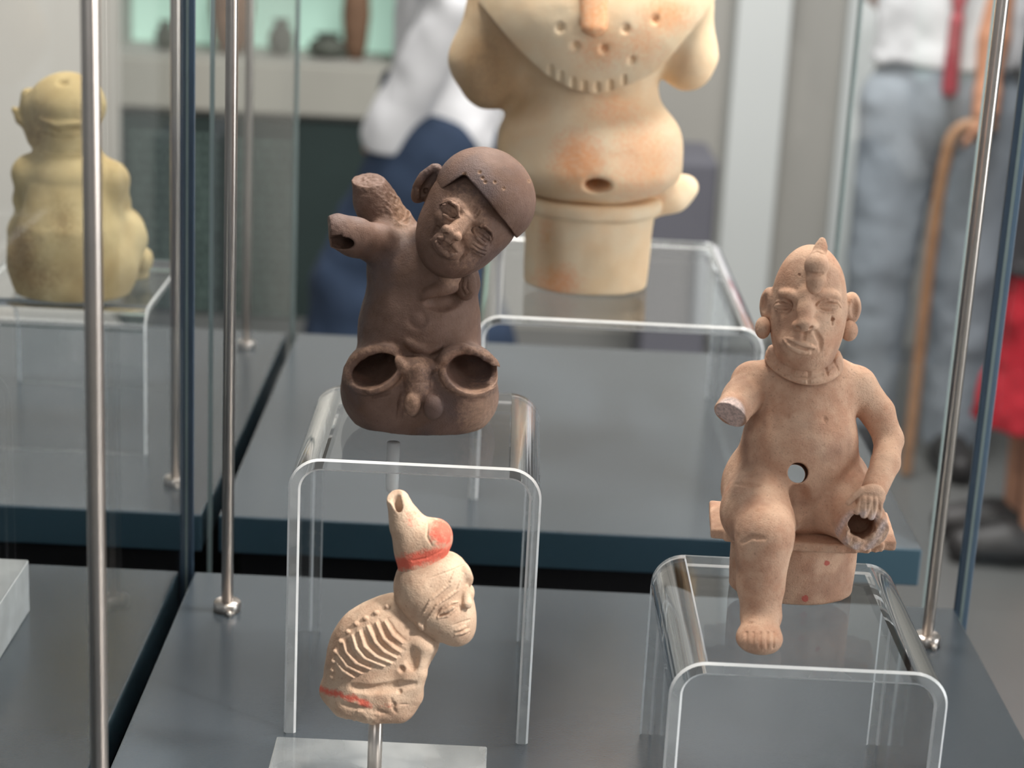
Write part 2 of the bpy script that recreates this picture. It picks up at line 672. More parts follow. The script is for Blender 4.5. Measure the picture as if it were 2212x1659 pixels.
        for ax in range(3):
            sh = [slice(None)] * 3
            A = ins[tuple(slice(0, n[i] - 1) if i == ax else slice(1, n[i] - 1) for i in range(3))]
            B = ins[tuple(slice(1, n[i]) if i == ax else slice(1, n[i] - 1) for i in range(3))]
            e = np.array(np.nonzero(A != B)).T
            flip = A[tuple(e.T)]
            base = e.copy()
            o1, o2 = [i for i in range(3) if i != ax]
            base[:, o1] += 1
            base[:, o2] += 1
            def g(d1, d2):
                b = base.copy()
                b[:, o1] += d1
                b[:, o2] += d2
                return idx[b[:, 0], b[:, 1], b[:, 2]]
            qd = np.stack([g(-1, -1), g(0, -1), g(0, 0), g(-1, 0)], 1)
            if ax == 1:
                flip = ~flip
            qd[~flip] = qd[~flip][:, ::-1]
            quads.append(qd)
        quads = np.concatenate(quads)
        quads = quads[(quads >= 0).all(1)]
        at = {}
        u, v = proj(vert / 1000)
        dd = (vert[:, 1] / 1000 - s.Y0) * 1000 / s.s
        for nm, fn in (('paint_highlight', paint_highlight), ('fresh_or_brown', fresh_or_brown)):
            at[nm] = np.clip(fn(u, v, dd), 0, 1).astype(np.float32) if fn else np.zeros(len(vert), np.float32)
        return vert, quads, at

    def mesh(s, name, paint_highlight=None, fresh_or_brown=None):
        return build(name, [s.arrays(paint_highlight, fresh_or_brown)])

    def cutplane(s, c, n, rad):
        """flat break through the point c, keeping the side opposite n, inside a ball"""
        P = s.P(*c)
        rad = s.R(rad, P)
        n = np.array(n, float)
        n /= np.linalg.norm(n)
        q = s.sl(P - rad, P + rad)
        x, y, z = s.xyz(q)
        x = x - P[0]; y = y - P[1]; z = z - P[2]
        d = x * n[0] + y * n[1] + z * n[2]
        ball = np.sqrt(x * x + y * y + z * z) < rad
        s.D[q] = np.where(ball, np.maximum(s.D[q], d), s.D[q]).astype(np.float32)


def build(name, parts):
    off = 0
    vs, qs, ats = [], [], {'paint_highlight': [], 'fresh_or_brown': []}
    for vert, quads, at in parts:
        vs.append(vert)
        qs.append(quads + off)
        off += len(vert)
        for k in ats:
            ats[k].append(at[k])
    vert = np.concatenate(vs)
    quads = np.concatenate(qs)
    me = bpy.data.meshes.new(name)
    me.vertices.add(len(vert))
    me.vertices.foreach_set('co', (vert / 1000).astype(np.float32).ravel())
    me.loops.add(len(quads) * 4)
    me.loops.foreach_set('vertex_index', quads.astype(np.int32).ravel())
    me.polygons.add(len(quads))
    me.polygons.foreach_set('loop_start', np.arange(0, len(quads) * 4, 4, dtype=np.int32))
    me.update(calc_edges=True)
    me.shade_smooth()
    for k in ats:
        a = me.attributes.new(k, 'FLOAT', 'POINT')
        a.data.foreach_set('value', np.concatenate(ats[k]))
    return me


def blob(u, v, cu, cv, ru, rv, soft=0.35):
    e = np.sqrt(((u - cu) / ru) ** 2 + ((v - cv) / rv) ** 2)
    return np.clip((1 + soft - e) / (2 * soft), 0, 1)



# ================================================================== THE ROOM
FLOOR = -1.0
M_FLOOR = simple('floor_stone', srgb(104, 105, 104), 0.35, 0, 0.5, 1.3, 0.12, 0.05, 60)
M_WALL = simple('wall_paint', srgb(168, 166, 160), 0.8, 0, 0.3, 0.8, 0.05)
M_WALLW = simple('white_wall_paint', srgb(214, 210, 202), 0.8, 0, 0.3, 0.8, 0.04)
M_PALE = simple('pale_pilaster', srgb(212, 216, 214), 0.6, 0, 0.4, 0.9, 0.03)
M_LEDGE = simple('beige_ledge', srgb(176, 174, 164), 0.7, 0, 0.4, 3, 0.06)
M_PANEL = simple('dark_green_panel', srgb(44, 58, 56), 0.5, 0, 0.5, 2.5, 0.25)
M_TEXT = simple('panel_lettering', srgb(112, 132, 126), 0.7, 0, 0.3, 9, 0.1)
M_MINT = emissive('mint_backlight', (0.40, 0.60, 0.50, 1), 0.62)
M_DOOR = simple('dark_doorway', srgb(70, 70, 70), 0.6, 0, 0.4, 1.5, 0.15)
M_PLUM = simple('grey_bench', srgb(104, 104, 112), 0.7, 0, 0.4, 2, 0.08)

WY = 5.5


def wx(u, v=400, Y=WY):
    return float(onY(u, v, Y)[0])


def wz(v, u=600, Y=WY):
    return float(onY(u, v, Y)[2])


struct(box('floor', (-4, -1.0, FLOOR - 0.05), (4.5, WY + 0.3, FLOOR), M_FLOOR))
# back wall in solid bands so that the display niche is a real recess
nx0, nx1 = wx(240, 100), wx(850, 100)
nz0, nz1 = wz(128, 550), wz(-190, 550)
bm = bmesh.new()


def addb(bm, lo, hi):
    b = bbox_bm(lo, hi)
    me = bpy.data.meshes.new('tmp')
    b.to_mesh(me)
    b.free()
    bm.from_mesh(me)
    bpy.data.meshes.remove(me)


addb(bm, (-4, WY, FLOOR), (nx0, WY + 0.3, 2.4))
addb(bm, (nx1, WY, FLOOR), (4.5, WY + 0.3, 2.4))
addb(bm, (nx0, WY, FLOOR), (nx1, WY + 0.3, nz0))
addb(bm, (nx0, WY, nz1), (nx1, WY + 0.3, 2.4))
addb(bm, (nx0, WY + 0.26, nz0), (nx1, WY + 0.3, nz1))
wb = struct(link('wall_back', bm_mesh('wall_back', bm), M_WALL, None, (0, WY, FLOOR)))
box('backlight', (nx0 + 0.01, WY + 0.245, nz0 + 0.005), (nx1 - 0.01, WY + 0.262, nz1 - 0.01), M_MINT, wb)['label'] = 'mint green backlit niche panel'
struct(box('trim_1', (nx0 - 0.06, WY - 0.05, wz(238, 550)), (nx1 + 0.06, WY - 0.0005, nz0 - 0.004), M_LEDGE, None, 0.004))
# side wall that ends in a corner on the left
struct(box('wall_left', (-3.9, WY - 0.9, FLOOR), (wx(205, 300, WY - 0.9), WY - 0.6, 2.4), M_WALLW, None, 0.003))
# pilasters and the dark doorway on the right
struct(box('trim_2', (wx(1560, 300), WY - 0.14, FLOOR), (wx(1672, 300), WY + 0.02, 2.4), M_PALE, None, 0.006))
struct(box('trim_3', (wx(1800, 300), WY - 0.07, FLOOR), (wx(1868, 300), WY + 0.02, 2.4), M_PALE, None, 0.006))
struct(box('door_1', (wx(2128, 400, WY - .02), WY - 0.03, FLOOR), (wx(2420, 400), WY + 0.02, 1.6), M_DOOR, None, 0.004))

# wall text panel
tp = thing('wall_panel', 'dark green wall text panel with rows of pale lettering, under the mint-lit niche', 'sign',
           (wx(520, 450), WY, wz(715, 520)))
box('board', (wx(262, 450), WY - 0.03, wz(716, 520)), (wx(800, 450), WY - 0.0005, wz(250, 520)), M_PANEL, tp, 0.003)
bm = bmesh.new()
rr = random.Random(3)
for side, (a, b) in enumerate(((285, 470), (500, 640))):
    v = 292 if side == 0 else 300
    while v < 690:
        u = a
        while u < b - 6:
            wlen = rr.uniform(10, 40)
            e = min(b, u + wlen)
            addb(bm, (wx(u, 450), WY - 0.032, wz(v + 8, 520)), (wx(e, 450), WY - 0.0295, wz(v, 520)))
            u = e + 6
        v += 24
o = link('lettering', bm_mesh('lettering', bm), M_TEXT, tp)
o['kind'] = 'stuff'

box_o = box('bench', (wx(1395, 450, WY - .5), WY - 0.62, FLOOR), (wx(1535, 450, WY - .5), WY - 0.3, wz(330, 1460, WY - .5)), M_PLUM, None, 0.012)
tag(box_o, 'dark grey box plinth against the back wall, right of the large cream figure', 'plinth')

# vessels in the niche
M_POTB = simple('pot_brown', srgb(128, 100, 80), 0.8, 0, 0.3, 20, 0.2)
M_POTG = simple('pot_grey', srgb(92, 96, 88), 0.8, 0, 0.3, 20, 0.2)


def pot(u, wpx, hpx, mat, label, Y=WY + 0.12):
    x = wx(u, 100, Y)
    s_ = depth((x, Y, 0.1)) / FOC
    wdt, h = wpx * s_, hpx * s_
    t = thing('ceramic_vessel', label, 'vessel', (x, Y, nz0), 'ceramics in the backlit niche')
    r = wdt / 2
    lathe('vessel_body', [(0, nz0), (r * .55, nz0), (r * .8, nz0 + h * .12), (r, nz0 + h * .4), (r * .85, nz0 + h * .68), (r * .5, nz0 + h * .82),
                          (r * .52, nz0 + h * .9)], x, Y, mat, t, 28)
    lathe('vessel_rim', [(r * .52, nz0 + h * .9), (r * .68, nz0 + h), (r * .6, nz0 + h), (r * .42, nz0 + h * .9)], x, Y, mat, t, 28)


pot(356, 46, 62, M_POTG, 'small grey vessel at the left end of the backlit niche')
pot(395, 42, 88, M_POTG, 'grey vessel in the backlit niche, second from the left')
pot(500, 96, 250, M_POTB, 'tall brown vessel in the backlit niche, behind the second steel rod')
pot(606, 58, 78, M_POTG, 'squat grey vessel in the backlit niche, right of the tall brown one')
pot(768, 62, 240, M_POTB, 'tall brown vessel at the right end of the backlit niche')
pot(708, 88, 52, M_POTG, 'low wide grey bowl in the backlit niche, between the squat vessel and the right end')

# ================================================================== SHOWCASES
X0, XL, X1 = -0.3907 * S, -0.4156 * S, 0.6265 * S
WID = 1.0172 * S
YA, YB, YC, YD = 1.4115 * S, 2.4291 * S, 2.6436 * S, 3.6619 * S
TOPZ = 0.0
PANE_H = 0.72


def plinth(x0, y0, label):
    x1, y1 = x0 + WID, y0 + WID
    t = thing('display_plinth', label, 'plinth', ((x0 + x1) / 2, (y0 + y1) / 2, FLOOR), 'showcase plinths')
    sl = box('top_slab', (x0, y0, -0.026), (x1, y1, 0), [M_SLAB, M_SLABEDGE], t, 0.0012, 2)
    for p in sl.data.polygons:
        if abs(p.normal.z) < 0.5:
            p.material_index = 1
    box('plinth_body', (x0 + 0.012, y0 + 0.012, FLOOR), (x1 - 0.012, y1 - 0.012, -0.026), M_BLACK, t, 0.002)['label'] = 'black recessed body'


RI = 0.0615 * S        # rod inset in x
RJ = 0.1228 * S        # rod inset in y
PT = 0.0095            # pane thickness
plinth(X0, YA, 'grey-topped plinth at front right under the dark, hunched and seated figurines')
plinth(XL - WID, YA, 'grey-topped plinth at front left with only a clear acrylic block on it')
plinth(X0, YC, 'grey-topped plinth at the back right under the large cream figure')
plinth(XL - WID, YC, 'grey-topped plinth at the back left under the olive seated figure')


def pane(x, y0, y1, label, seal=True):
    t = thing('glass_pane', label, 'glass pane', (x + PT / 2, (y0 + y1) / 2, FLOOR), 'showcase side panes')
    th = 0.0015
    xm = x + PT / 2
    sh = box('glass_sheet', (xm - th, y0, FLOOR), (xm + th, y1, PANE_H), [M_GLASS, M_SEALG], t)
    for p in sh.data.polygons:
        if abs(p.normal.y) > 0.5:
            p.material_index = 1
    if seal:
        box('edge_seal', (x, y1 + 0.0002, FLOOR), (x + PT, y1 + 0.004, PANE_H), M_SEAL, t, 0.0006)['label'] = 'navy seal strip on the far edge'
    else:
        box('edge_seal', (x + 0.002, y1 + 0.0002, FLOOR), (x + PT - 0.002, y1 + 0.003, PANE_H), M_SEALG, t, 0.0006)['label'] = 'grey seal strip on the far edge'


pane(XL + 0.0008, YA, YB, 'glass side pane between the two front plinths, with a navy edge')
pane(X1 + 0.0008, YA, YB, 'glass side pane on the right of the front right plinth, with a navy edge')
pane(XL + 0.0008, YC, YD, 'glass side pane between the two back plinths', False)
pane(X1 + 0.0008, YC, YD, 'glass side pane on the right of the back right plinth', False)


def rod(x, y, label):
    t = thing('support_rod', label, 'rod', (x, y, 0), 'steel showcase rods')
    r = 0.0034
    lathe('rod_shaft', [(0, 0.004), (r, 0.004), (r, PANE_H), (0, PANE_H)], x, y, M_STEEL, t, 24)
    ft = lathe('rod_foot', [(0, 0), (0.0078, 0), (0.0078, 0.0048), (0.0072, 0.0056), (r, 0.0056)], x, y, M_STEEL, t, 28)
    lathe('set_screw', [(0, 0.0), (0.0016, 0.0), (0.0016, 0.003), (0, 0.003)], x + 0.0025, y - 0.0092, M_STEEL, ft, 12)


rod(X0 + RI, YA + RJ, 'thick-looking steel rod nearest the camera, crossing in front of the olive figure')
rod(X0 + RI, YB - RJ, 'steel rod with a round foot left of the tall acrylic riser')
rod(X1 - RI, YB - RJ, 'steel rod at the right behind the riser of the seated figurine')
rod(XL - RI, YC + RJ, 'blurred steel rod on the back left plinth, nearer of its two')
rod(XL - RI, YD - RJ, 'blurred steel rod on the back left plinth, farther of its two')


# ------------------------------------------------------------------ acrylic risers
def riser(label, x0, x1, y0, y1, z, t=0.006, r=0.016, turned=False):
    """bent-acrylic bridge: open at front and back (or at the sides when turned)"""
    bm = bmesh.new()
    a0, a1 = (y0, y1) if turned else (x0, x1)
    b0, b1 = (x0, x1) if turned else (y0, y1)
    out, inn = [], []
    N = 10
    out.append((a0, 0.0001)); inn.append((a0 + t, 0.0001))
    for i in range(N + 1):
        an = math.pi - i / N * math.pi / 2
        out.append((a0 + r + r * math.cos(an), z - r + r * math.sin(an)))
        inn.append((a0 + r + (r - t) * math.cos(an), z - r + (r - t) * math.sin(an)))
    for i in range(N + 1):
        an = math.pi / 2 - i / N * math.pi / 2
        out.append((a1 - r + r * math.cos(an), z - r + r * math.sin(an)))
        inn.append((a1 - r + (r - t) * math.cos(an), z - r + (r - t) * math.sin(an)))
    out.append((a1, 0.0001)); inn.append((a1 - t, 0.0001))
    f = (lambda a, b, c: (b, a, c)) if turned else (lambda a, b, c: (a, b, c))
    n = len(out)
    e = 0.0011
    # slightly eased edges: three rings per side
    rows = []
    for (b, ins) in ((b0, e), (b0 + e, 0), (b1 - e, 0), (b1, e)):
        ro, ri = [], []
        for (p, q) in zip(out, inn):
            dx, dz = q[0] - p[0], q[1] - p[1]
            L = math.hypot(dx, dz)
            ro.append(bm.verts.new(f(p[0] + dx / L * ins, b, p[1] + dz / L * ins)))
            ri.append(bm.verts.new(f(q[0] - dx / L * ins, b, q[1] - dz / L * ins)))
        rows.append((ro, ri))
    for (ro, ri), (po, pi) in zip(rows, rows[1:]):
        for i in range(n - 1):
            bm.faces.new((ro[i], ro[i + 1], po[i + 1], po[i]))
            bm.faces.new((ri[i + 1], ri[i], pi[i], pi[i + 1]))
        for i in (0, n - 1):
            bm.faces.new((ro[i], po[i], pi[i], ri[i]))
    for ro, ri in (rows[0], rows[-1]):
        for i in range(n - 1):
            bm.faces.new((ro[i], ri[i], ri[i + 1], ro[i + 1]))
    me = bm_mesh('acrylic_riser', bm)
    me.shade_smooth()
    me.set_sharp_from_angle(angle=math.radians(28))
    me2 = me
    o = link('acrylic_riser', me, [M_ACR, M_AEDGE, M_ACUT, M_BLOCK], None, ((x0 + x1) / 2, (y0 + y1) / 2, 0))
    ax = 0 if turned else 1
    for p in me.polygons:
        if abs(p.normal[ax]) > 0.35:
            p.material_index = 2 if abs(p.normal[ax]) > 0.9 else 1
        elif abs(p.normal.z) > 0.9999 or abs(p.normal[1 - ax]) > 0.9999:
            p.material_index = 3
    return tag(o, label, 'riser')


ZD, ZS, ZB, ZL = 0.3233 * S, 0.2201 * S, 0.286 * S, 0.2350 * S
rd = riser('tall clear acrylic riser under the dark brown figurine', -0.2177 * S, 0.0542 * S, 1.9723 * S, 2.2524 * S, ZD)
riser('clear acrylic riser under the figurine seated on a stool', 0.1809 * S, 0.4515 * S, 1.7267 * S, 2.0121 * S, ZS)
riser('wide clear acrylic riser under the large cream figure at the back', -0.034 * S, 0.389 * S, 2.763 * S, 3.356 * S, ZB)
riser('sideways clear acrylic riser under the olive figure at the back left', -0.832 * S, -0.5435 * S, 2.888 * S, 3.258 * S, ZL, turned=True)
stubp = onZ(850, 955, ZD - 0.006)  # short white stub hanging below the riser top
lathe('white_stub', [(0, ZD - 0.033), (0.0024, ZD - 0.0325), (0.0033, ZD - 0.030), (0.0033, ZD - 0.0062), (0, ZD - 0.0062)],
      stubp[0], stubp[1], M_STUB, rd, 24)['label'] = 'short white stub under the top'

# small acrylic blocks
bx0, bx1 = -0.2131 * S, 0.0086 * S
by0, by1 = 1.705 * S, 1.866 * S
BH = 0.05 * S
WRY = 1.79 * S
mt = thing('figurine_mount', 'clear acrylic block with an upright steel pin holding the rib-cage figurine', 'mount', ((bx0 + bx1) / 2, (by0 + by1) / 2, 0))
bb = box('base_block', (bx0, by0, 0.0001), (bx1, by1, BH), [M_BLOCKM, M_ACUT], mt, 0.0008, 2)
for p in bb.data.polygons:
    if abs(p.normal.x) > 0.5 or p.normal.y > 0.5:
        p.material_index = 1
wp = onY(812, 1553, WRY)
WZ = float(wp[2])
lathe('pin', [(0, BH), (0.0033, BH), (0.0033, WZ + 0.004), (0, WZ + 0.004)], float(wp[0]), WRY, M_STEEL, mt, 24)['label'] = 'polished steel pin'
fb = box('acrylic_block', (-0.80 * S, 2.00 * S, 0.0001), (-0.5745 * S, 2.272 * S, 0.070 * S), [M_BLOCKM, M_AEDGE], None, 0.001, 2)
for p in fb.data.polygons:
    if abs(p.normal.x) > 0.5 or p.normal.y > 0.5:
        p.material_index = 1
tag(fb, 'thick clear acrylic block lying at the left edge on the front left showcase', 'block')

# ================================================================== FIGURINES
def figure(name, label, cat, loc):
    return thing(name, label, cat, loc)


# ---- figurine seated on a stool -----------------------------------
Y0 = 0.865
zt = ZS * 1000
V = Clay(Y0, 1500, 1980, 730, 1420, -400, 190, 0.42)
# torso
V.cap([(1738, 850, -5, 84), (1730, 930, -5, 100), (1722, 1005, 5, 116)], 12)
V.ell((1738, 842, -10), (108, 56, 76), k=9)
V.ell((1727, 975, -42), (106, 100, 86), k=14)
V.ell((1720, 1066, 25), (152, 84, 96), k=20)
V.cap([(1738, 810, 0, 60), (1742, 750, -5, 56)], 8)
# shoulders, broken arm, whole arm
V.cap([(1665, 824, 0, 42), (1626, 824, -6, 42)], 8)
V.cap([(1624, 826, -12, 43), (1602, 860, -55, 40), (1576, 898, -110, 38)], 3)
V.cutplane((1579, 892, -112), (-0.42, -0.70, -0.62), 62)
V.cap([(1815, 825, 0, 44), (1850, 834, 0, 42)], 8)
V.cap([(1850, 834, -2, 43), (1896, 892, -10, 36), (1920, 950, -30, 31), (1913, 1000, -85, 31), (1890, 1055, -150, 28)], 2)
# legs
V.cap([(1655, 1050, 10, 90), (1642, 1105, -110, 80), (1652, 1150, -205, 60)], 6)
V.cap([(1652, 1150, -205, 58), (1647, 1205, -225, 52), (1643, 1265, -235, 47), (1644, 1325, -250, 40)], 5)
V.ell((1652, 1165, -224), (51, 44, 46), k=5)
V.cap([(1643, 1335, -258, 40), (1641, 1370, -300, 38)], 5)
V.ell((1640, 1380, -322), (50, 32, 50), k=5)
V.cap([(1800, 1058, 15, 82), (1828, 1092, -70, 66), (1856, 1126, -140, 54)], 6)
V.cap([(1858, 1130, -140, 54), (1872, 1146, -178, 48)], 4)
V.stroke([(1724, 1066), (1727, 1095), (1734, 1130), (1742, 1165)], 23, off=1, k=4)
V.cutplane((1866, 1142, -192), (0.15, -0.93, -0.30), 92)
V.floorclip(zt + 0.02)
# hollow broken thigh
V.cap([(1868, 1141, -240, 31), (1852, 1124, -75, 28)], 1.0, 'cut')
V.rough((1862, 1155, -190), 70, 1.5, 2.4)
V.dot(1899, 1112, (16, 6, 14), mode='cut')
# hand on the thigh
V.ell((1880, 1074, -190), (34, 30, 20), roll=20, k=3)
for (a, b), (c, d), dd, r in (((1860, 1058), (1833, 1086), -195, 7.5), ((1866, 1080), (1852, 1105), -205, 9.5), ((1877, 1082), (1866, 1112), -208, 10),
                           ((1889, 1082), (1882, 1116), -206, 10), ((1900, 1077), (1898, 1112), -198, 9.5)):
    V.cap([(a, b, dd, r), (c, d, dd - 8, r * .85)], .8)
for uv in ([(1861, 1072), (1857, 1106)], [(1873, 1068), (1873, 1112)], [(1886, 1068), (1888, 1114)], [(1897, 1070), (1900, 1108)]):
    V.stroke(uv, 2.4)
# stump of the right arm
V.rough((1578, 893, -115), 44, 0.5, 0.9)
# toes, navel hole, knee crease
for u in (1611, 1626, 1642, 1658, 1671):
    V.stroke([(u + 1, 1366), (u, 1385), (u, 1399)], 3.4, taper=False, step=4)
V.dot(1620, 1345, (5, 4, 4), k=1)
V.cap([(1725, 1020, -220, 22), (1722, 1022, -40, 22), (1714, 1027, 200, 22)], 0.6, 'cut')
V.stroke([(1602, 1172), (1625, 1160), (1652, 1163)], 2.0, off=-.5, k=1.4)
V.stroke([(1590, 1045), (1640, 1050)], 2.0, off=-1, k=1.5)
V.dot(1700, 900, (5, 5, 3), k=1); V.dot(1782, 905, (5, 5, 3), k=1)
V.wobble(0.3, 6.0)
# head
H = Clay(Y0, 1622, 1868, 520, 815, -215, 90, 0.27)
H.ell((1747, 655, -30), (80, 100, 90), k=2)
H.ell((1750, 612, -30), (68, 84, 78), k=5)
H.ell((1742, 722, -50), (69, 74, 74), k=10)
H.ell((1738, 768, -70), (48, 32, 48), k=9)
H.cap([(1742, 790, 0, 52), (1742, 750, -5, 52)], 6)
# brow, sockets, nose
H.stroke([(1672, 642), (1688, 633), (1712, 637), (1730, 648)], 6, off=-1, mode='add', k=2.5)
H.stroke([(1750, 648), (1768, 638), (1795, 636), (1818, 646)], 5, off=-2, mode='add', k=2.5)
H.dot(1694, 660, (27, 15, 12), mode='cut', k=2.5)
H.dot(1789, 663, (29, 14, 7), mode='cut', k=2.5)
H.cap([(1739, 634, -112, 12), (1739, 670, -128, 14), (1738, 700, -146, 16)], 3.0)
H.ell((1722, 702, -132), (12, 9, 14), k=2.5)
H.ell((1754, 702, -132), (12, 9, 14), k=2.5)
H.ell((1732, 744, -114), (46, 22, 22), k=7)
# eyes
H.dot(1692, 662, (20, 9, 8), off=-1, mode='add', k=.6)
H.dot(1789, 662, (24, 9, 8), off=-2, mode='add', k=.6)
H.stroke([(1668, 664), (1678, 652), (1693, 648), (1706, 654), (1716, 664)], 3.6, off=2, mode='add', k=0.3)
H.stroke([(1669, 665), (1684, 673), (1700, 673), (1715, 666)], 3.0, off=1.5, mode='add', k=0.3)
H.stroke([(1760, 664), (1772, 652), (1790, 647), (1808, 652), (1817, 663)], 3.6, off=2, mode='add', k=0.3)
H.stroke([(1761, 667), (1780, 675), (1800, 674), (1816, 666)], 3.0, off=1.5, mode='add', k=0.3)
H.stroke([(1676, 662), (1706, 663)], 2.2)
H.stroke([(1770, 662), (1808, 662)], 2.2)
H.dot(1724, 708, (6, 4.5, 9)); H.dot(1752, 708, (7, 4.5, 9))
# mouth
H.stroke([(1695, 726), (1703, 733), (1720, 740), (1742, 746), (1759, 752)], 6, off=1.5, mode='add', k=1)
H.stroke([(1694, 732), (1706, 747), (1726, 758), (1746, 762), (1758, 758)], 6.5, off=1.5, mode='add', k=1)
H.stroke([(1688, 724), (1704, 740), (1722, 749), (1742, 754), (1757, 755)], 4.2, off=1, k=0.2)
H.stroke([(1739, 714), (1736, 732)], 3, k=1)
H.stroke([(1760, 716), (1772, 736), (1772, 756)], 2.5, off=-1, k=1.6)
H.stroke([(1798, 684), (1798, 701)], 3.0, taper=False)
H.dot(1798, 690, (5, 4, 8))
H.dot(1727, 594, (3, 3, 5))
# ears (spools are parts)
H.ell((1661, 658, -15), (20, 38, 28), k=1.5); H.ell((1838, 666, -20), (22, 36, 28), k=1.5)
H.dot(1651, 655, (7, 22, 14), mode='cut', k=1.5); H.dot(1847, 664, (9, 24, 9), mode='cut', k=1.5)
H.wobble(0.16, 5.0)


def ringmask(u, v, cu, cv, ru, rv, wd):
    e = np.sqrt(((u - cu) / ru) ** 2 + ((v - cv) / rv) ** 2)
    return np.clip(1.3 - np.abs(e - 1) / wd, 0, 1)


body_me = build('figure_body', [V.arrays(None,
                 lambda u, v, d: np.maximum(blob(u, v, 1577, 894, 32, 36, .08) * (d < -85),
                                            ringmask(u, v, 1860, 1148, 48, 36, .34) * (0.55 + 0.45 * np.sin(u * .21 + v * .13)) * (d < -150))), H.arrays()])
base_pt = onY(1705, 1312, Y0)
fig = figure('stool_figurine', 'pale brown clay figurine seated on a stool with one arm and one shin broken off', 'figurine',
             (float(base_pt[0]), Y0, ZS))
link('figure_body', body_me, M_SEAT, fig)
# collar
V2 = Clay(Y0, 1630, 1840, 730, 850, -190, 120, 0.34)
n = 64
for dz, r_, gx in ((-9, 8, 70), (0, 10, 72), (9, 8, 76)):
    zc = V2.P(1736, 786 + dz, -22)
    pts = [zc + np.array([V2.s * gx * math.cos(2 * math.pi * i / n), -V2.s * (gx + 12) * math.sin(2 * math.pi * i / n),
                          V2.s * (9 * math.cos(2 * (2 * math.pi * i / n)) + 6)]) for i in range(n + 1)]
    for A, B in zip(pts, pts[1:]):
        V2.seg(A, B, r_ * V2.s, r_ * V2.s, .8, 'add')
for u in (1678, 1711, 1746, 1783, 1804):
    du = (u - 1740) * 0.12
    V2.stroke([(u + 3 - du, 785 + 14 - abs(u - 1738) * .36), (u + du, 832 - abs(u - 1738) * .5)], 3.6, taper=False, step=3)
V2.stroke([(1666, 790), (1690, 808), (1720, 817), (1752, 817), (1785, 806), (1806, 788)], 2.6)
V2.wobble(0.12, 4)
link('collar', V2.mesh('collar'), M_SEAT, fig)['label'] = 'notched clay collar'
# ear spools
for (u, v, d, ru, rv) in ((1648, 708, -40, 17, 24), (1834, 714, -46, 19, 23)):
    Ve = Clay(Y0, u - 40, u + 40, v - 40, v + 40, d - 50, d + 50, 0.4)
    Ve.ell((u, v, d), (ru, rv, 26), k=0)
    Ve.stroke([(u - 9, v - 12), (u - 12, v + 2), (u - 7, v + 14)], 1.6)
    link('ear_spool', Ve.mesh('ear_spool'), M_SEAT, fig)
# crest
V3 = Clay(Y0, 1715, 1815, 500, 650, -190, 60, 0.36)
V3.cap([(1776, 520, -70, 7), (1773, 535, -74, 11), (1768, 552, -84, 17)], 3)
V3.ell((1764, 574, -104), (27, 27, 24), k=3)
V3.ell((1763, 604, -114), (22, 20, 20), k=2)
V3.ell((1757, 625, -110), (16, 12, 16), k=3)
V3.stroke([(1738, 578), (1746, 588), (1764, 592), (1786, 590)], 3.2)
V3.stroke([(1754, 548), (1764, 543), (1782, 550)], 2.6)
V3.wobble(0.15, 4)
link('crest', V3.mesh('crest'), M_SEAT, fig)['label'] = 'knobbed crest with a pointed tip'
# stool
V4 = Clay(Y0, 1480, 1960, 1060, 1330, -260, 220, 0.6)
bp = base_pt * 1000
sm_ = V4.s
zb = float(V4.P(1760, 1197, -118)[2])
V4.cyl((bp[0] - 0.2, bp[1] + 2), 134 * sm_, 100 * sm_, zt, zb + 1.5, 2.0, 1.0, taper=0.03)
xa, xb = float(V4.P(1536, 1140, 20)[0]), float(V4.P(1932, 1180, -70)[0])
ang = -4.0
N_ = 14
for i in range(N_):
    t = (i + .5) / N_
    q_ = 2 * t - 1
    rise = 1.5 * max(0, -q_) ** 2.2 + 2.0 * max(0, q_) ** 2.5
    cx_ = xa + (xb - xa) * t
    cy_ = bp[1] + 1.0 + (cx_ - bp[0]) * math.tan(math.radians(ang))
    L = (xb - xa) / N_ / 2 + 1.0
    hd = 25.0 - 6.0 * abs(q_) ** 3
    V4.rbox((cx_ - L, cy_ - hd, zb + rise), (cx_ + L, cy_ + hd, zb + 4.6 + rise * 1.35), 1.3, .6, 'add', ang)
V4.cap([(1868, 1140, -260, 44), (1850, 1122, -40, 44)], 1.0, 'cut')
V4.rough((1900, 1180, -110), 60, .6, 2)
V4.wobble(0.25, 6)
V4.floorclip(zt + 0.01)
link('stool', V4.mesh('stool', lambda u, v, d: blob(u, v, 1786, 1217, 6, 6, .5) + blob(u, v, 1739, 1293, 8, 7, .5)), M_SEAT, fig)['label'] = 'clay stool with a drum foot'

# ---- dark brown figurine with tilted head ---------------------------
Y0 = 0.968
zt = ZD * 1000
V = Clay(Y0, 690, 1090, 375, 945, -330, 200, 0.45)
V.cap([(915, 600, 0, 108), (907, 700, 0, 122), (905, 800, -5, 138)], 10)
V.ell((907, 850, -15), (165, 92, 150), k=12)
V.ell((860, 850, -60), (112, 92, 110), k=10)
V.ell((960, 850, -60), (108, 92, 110), k=10)
V.cap([(945, 590, -5, 78), (968, 540, -20, 62)], 10)
V.cap([(850, 570, 0, 55), (870, 600, 0, 60)], 10)
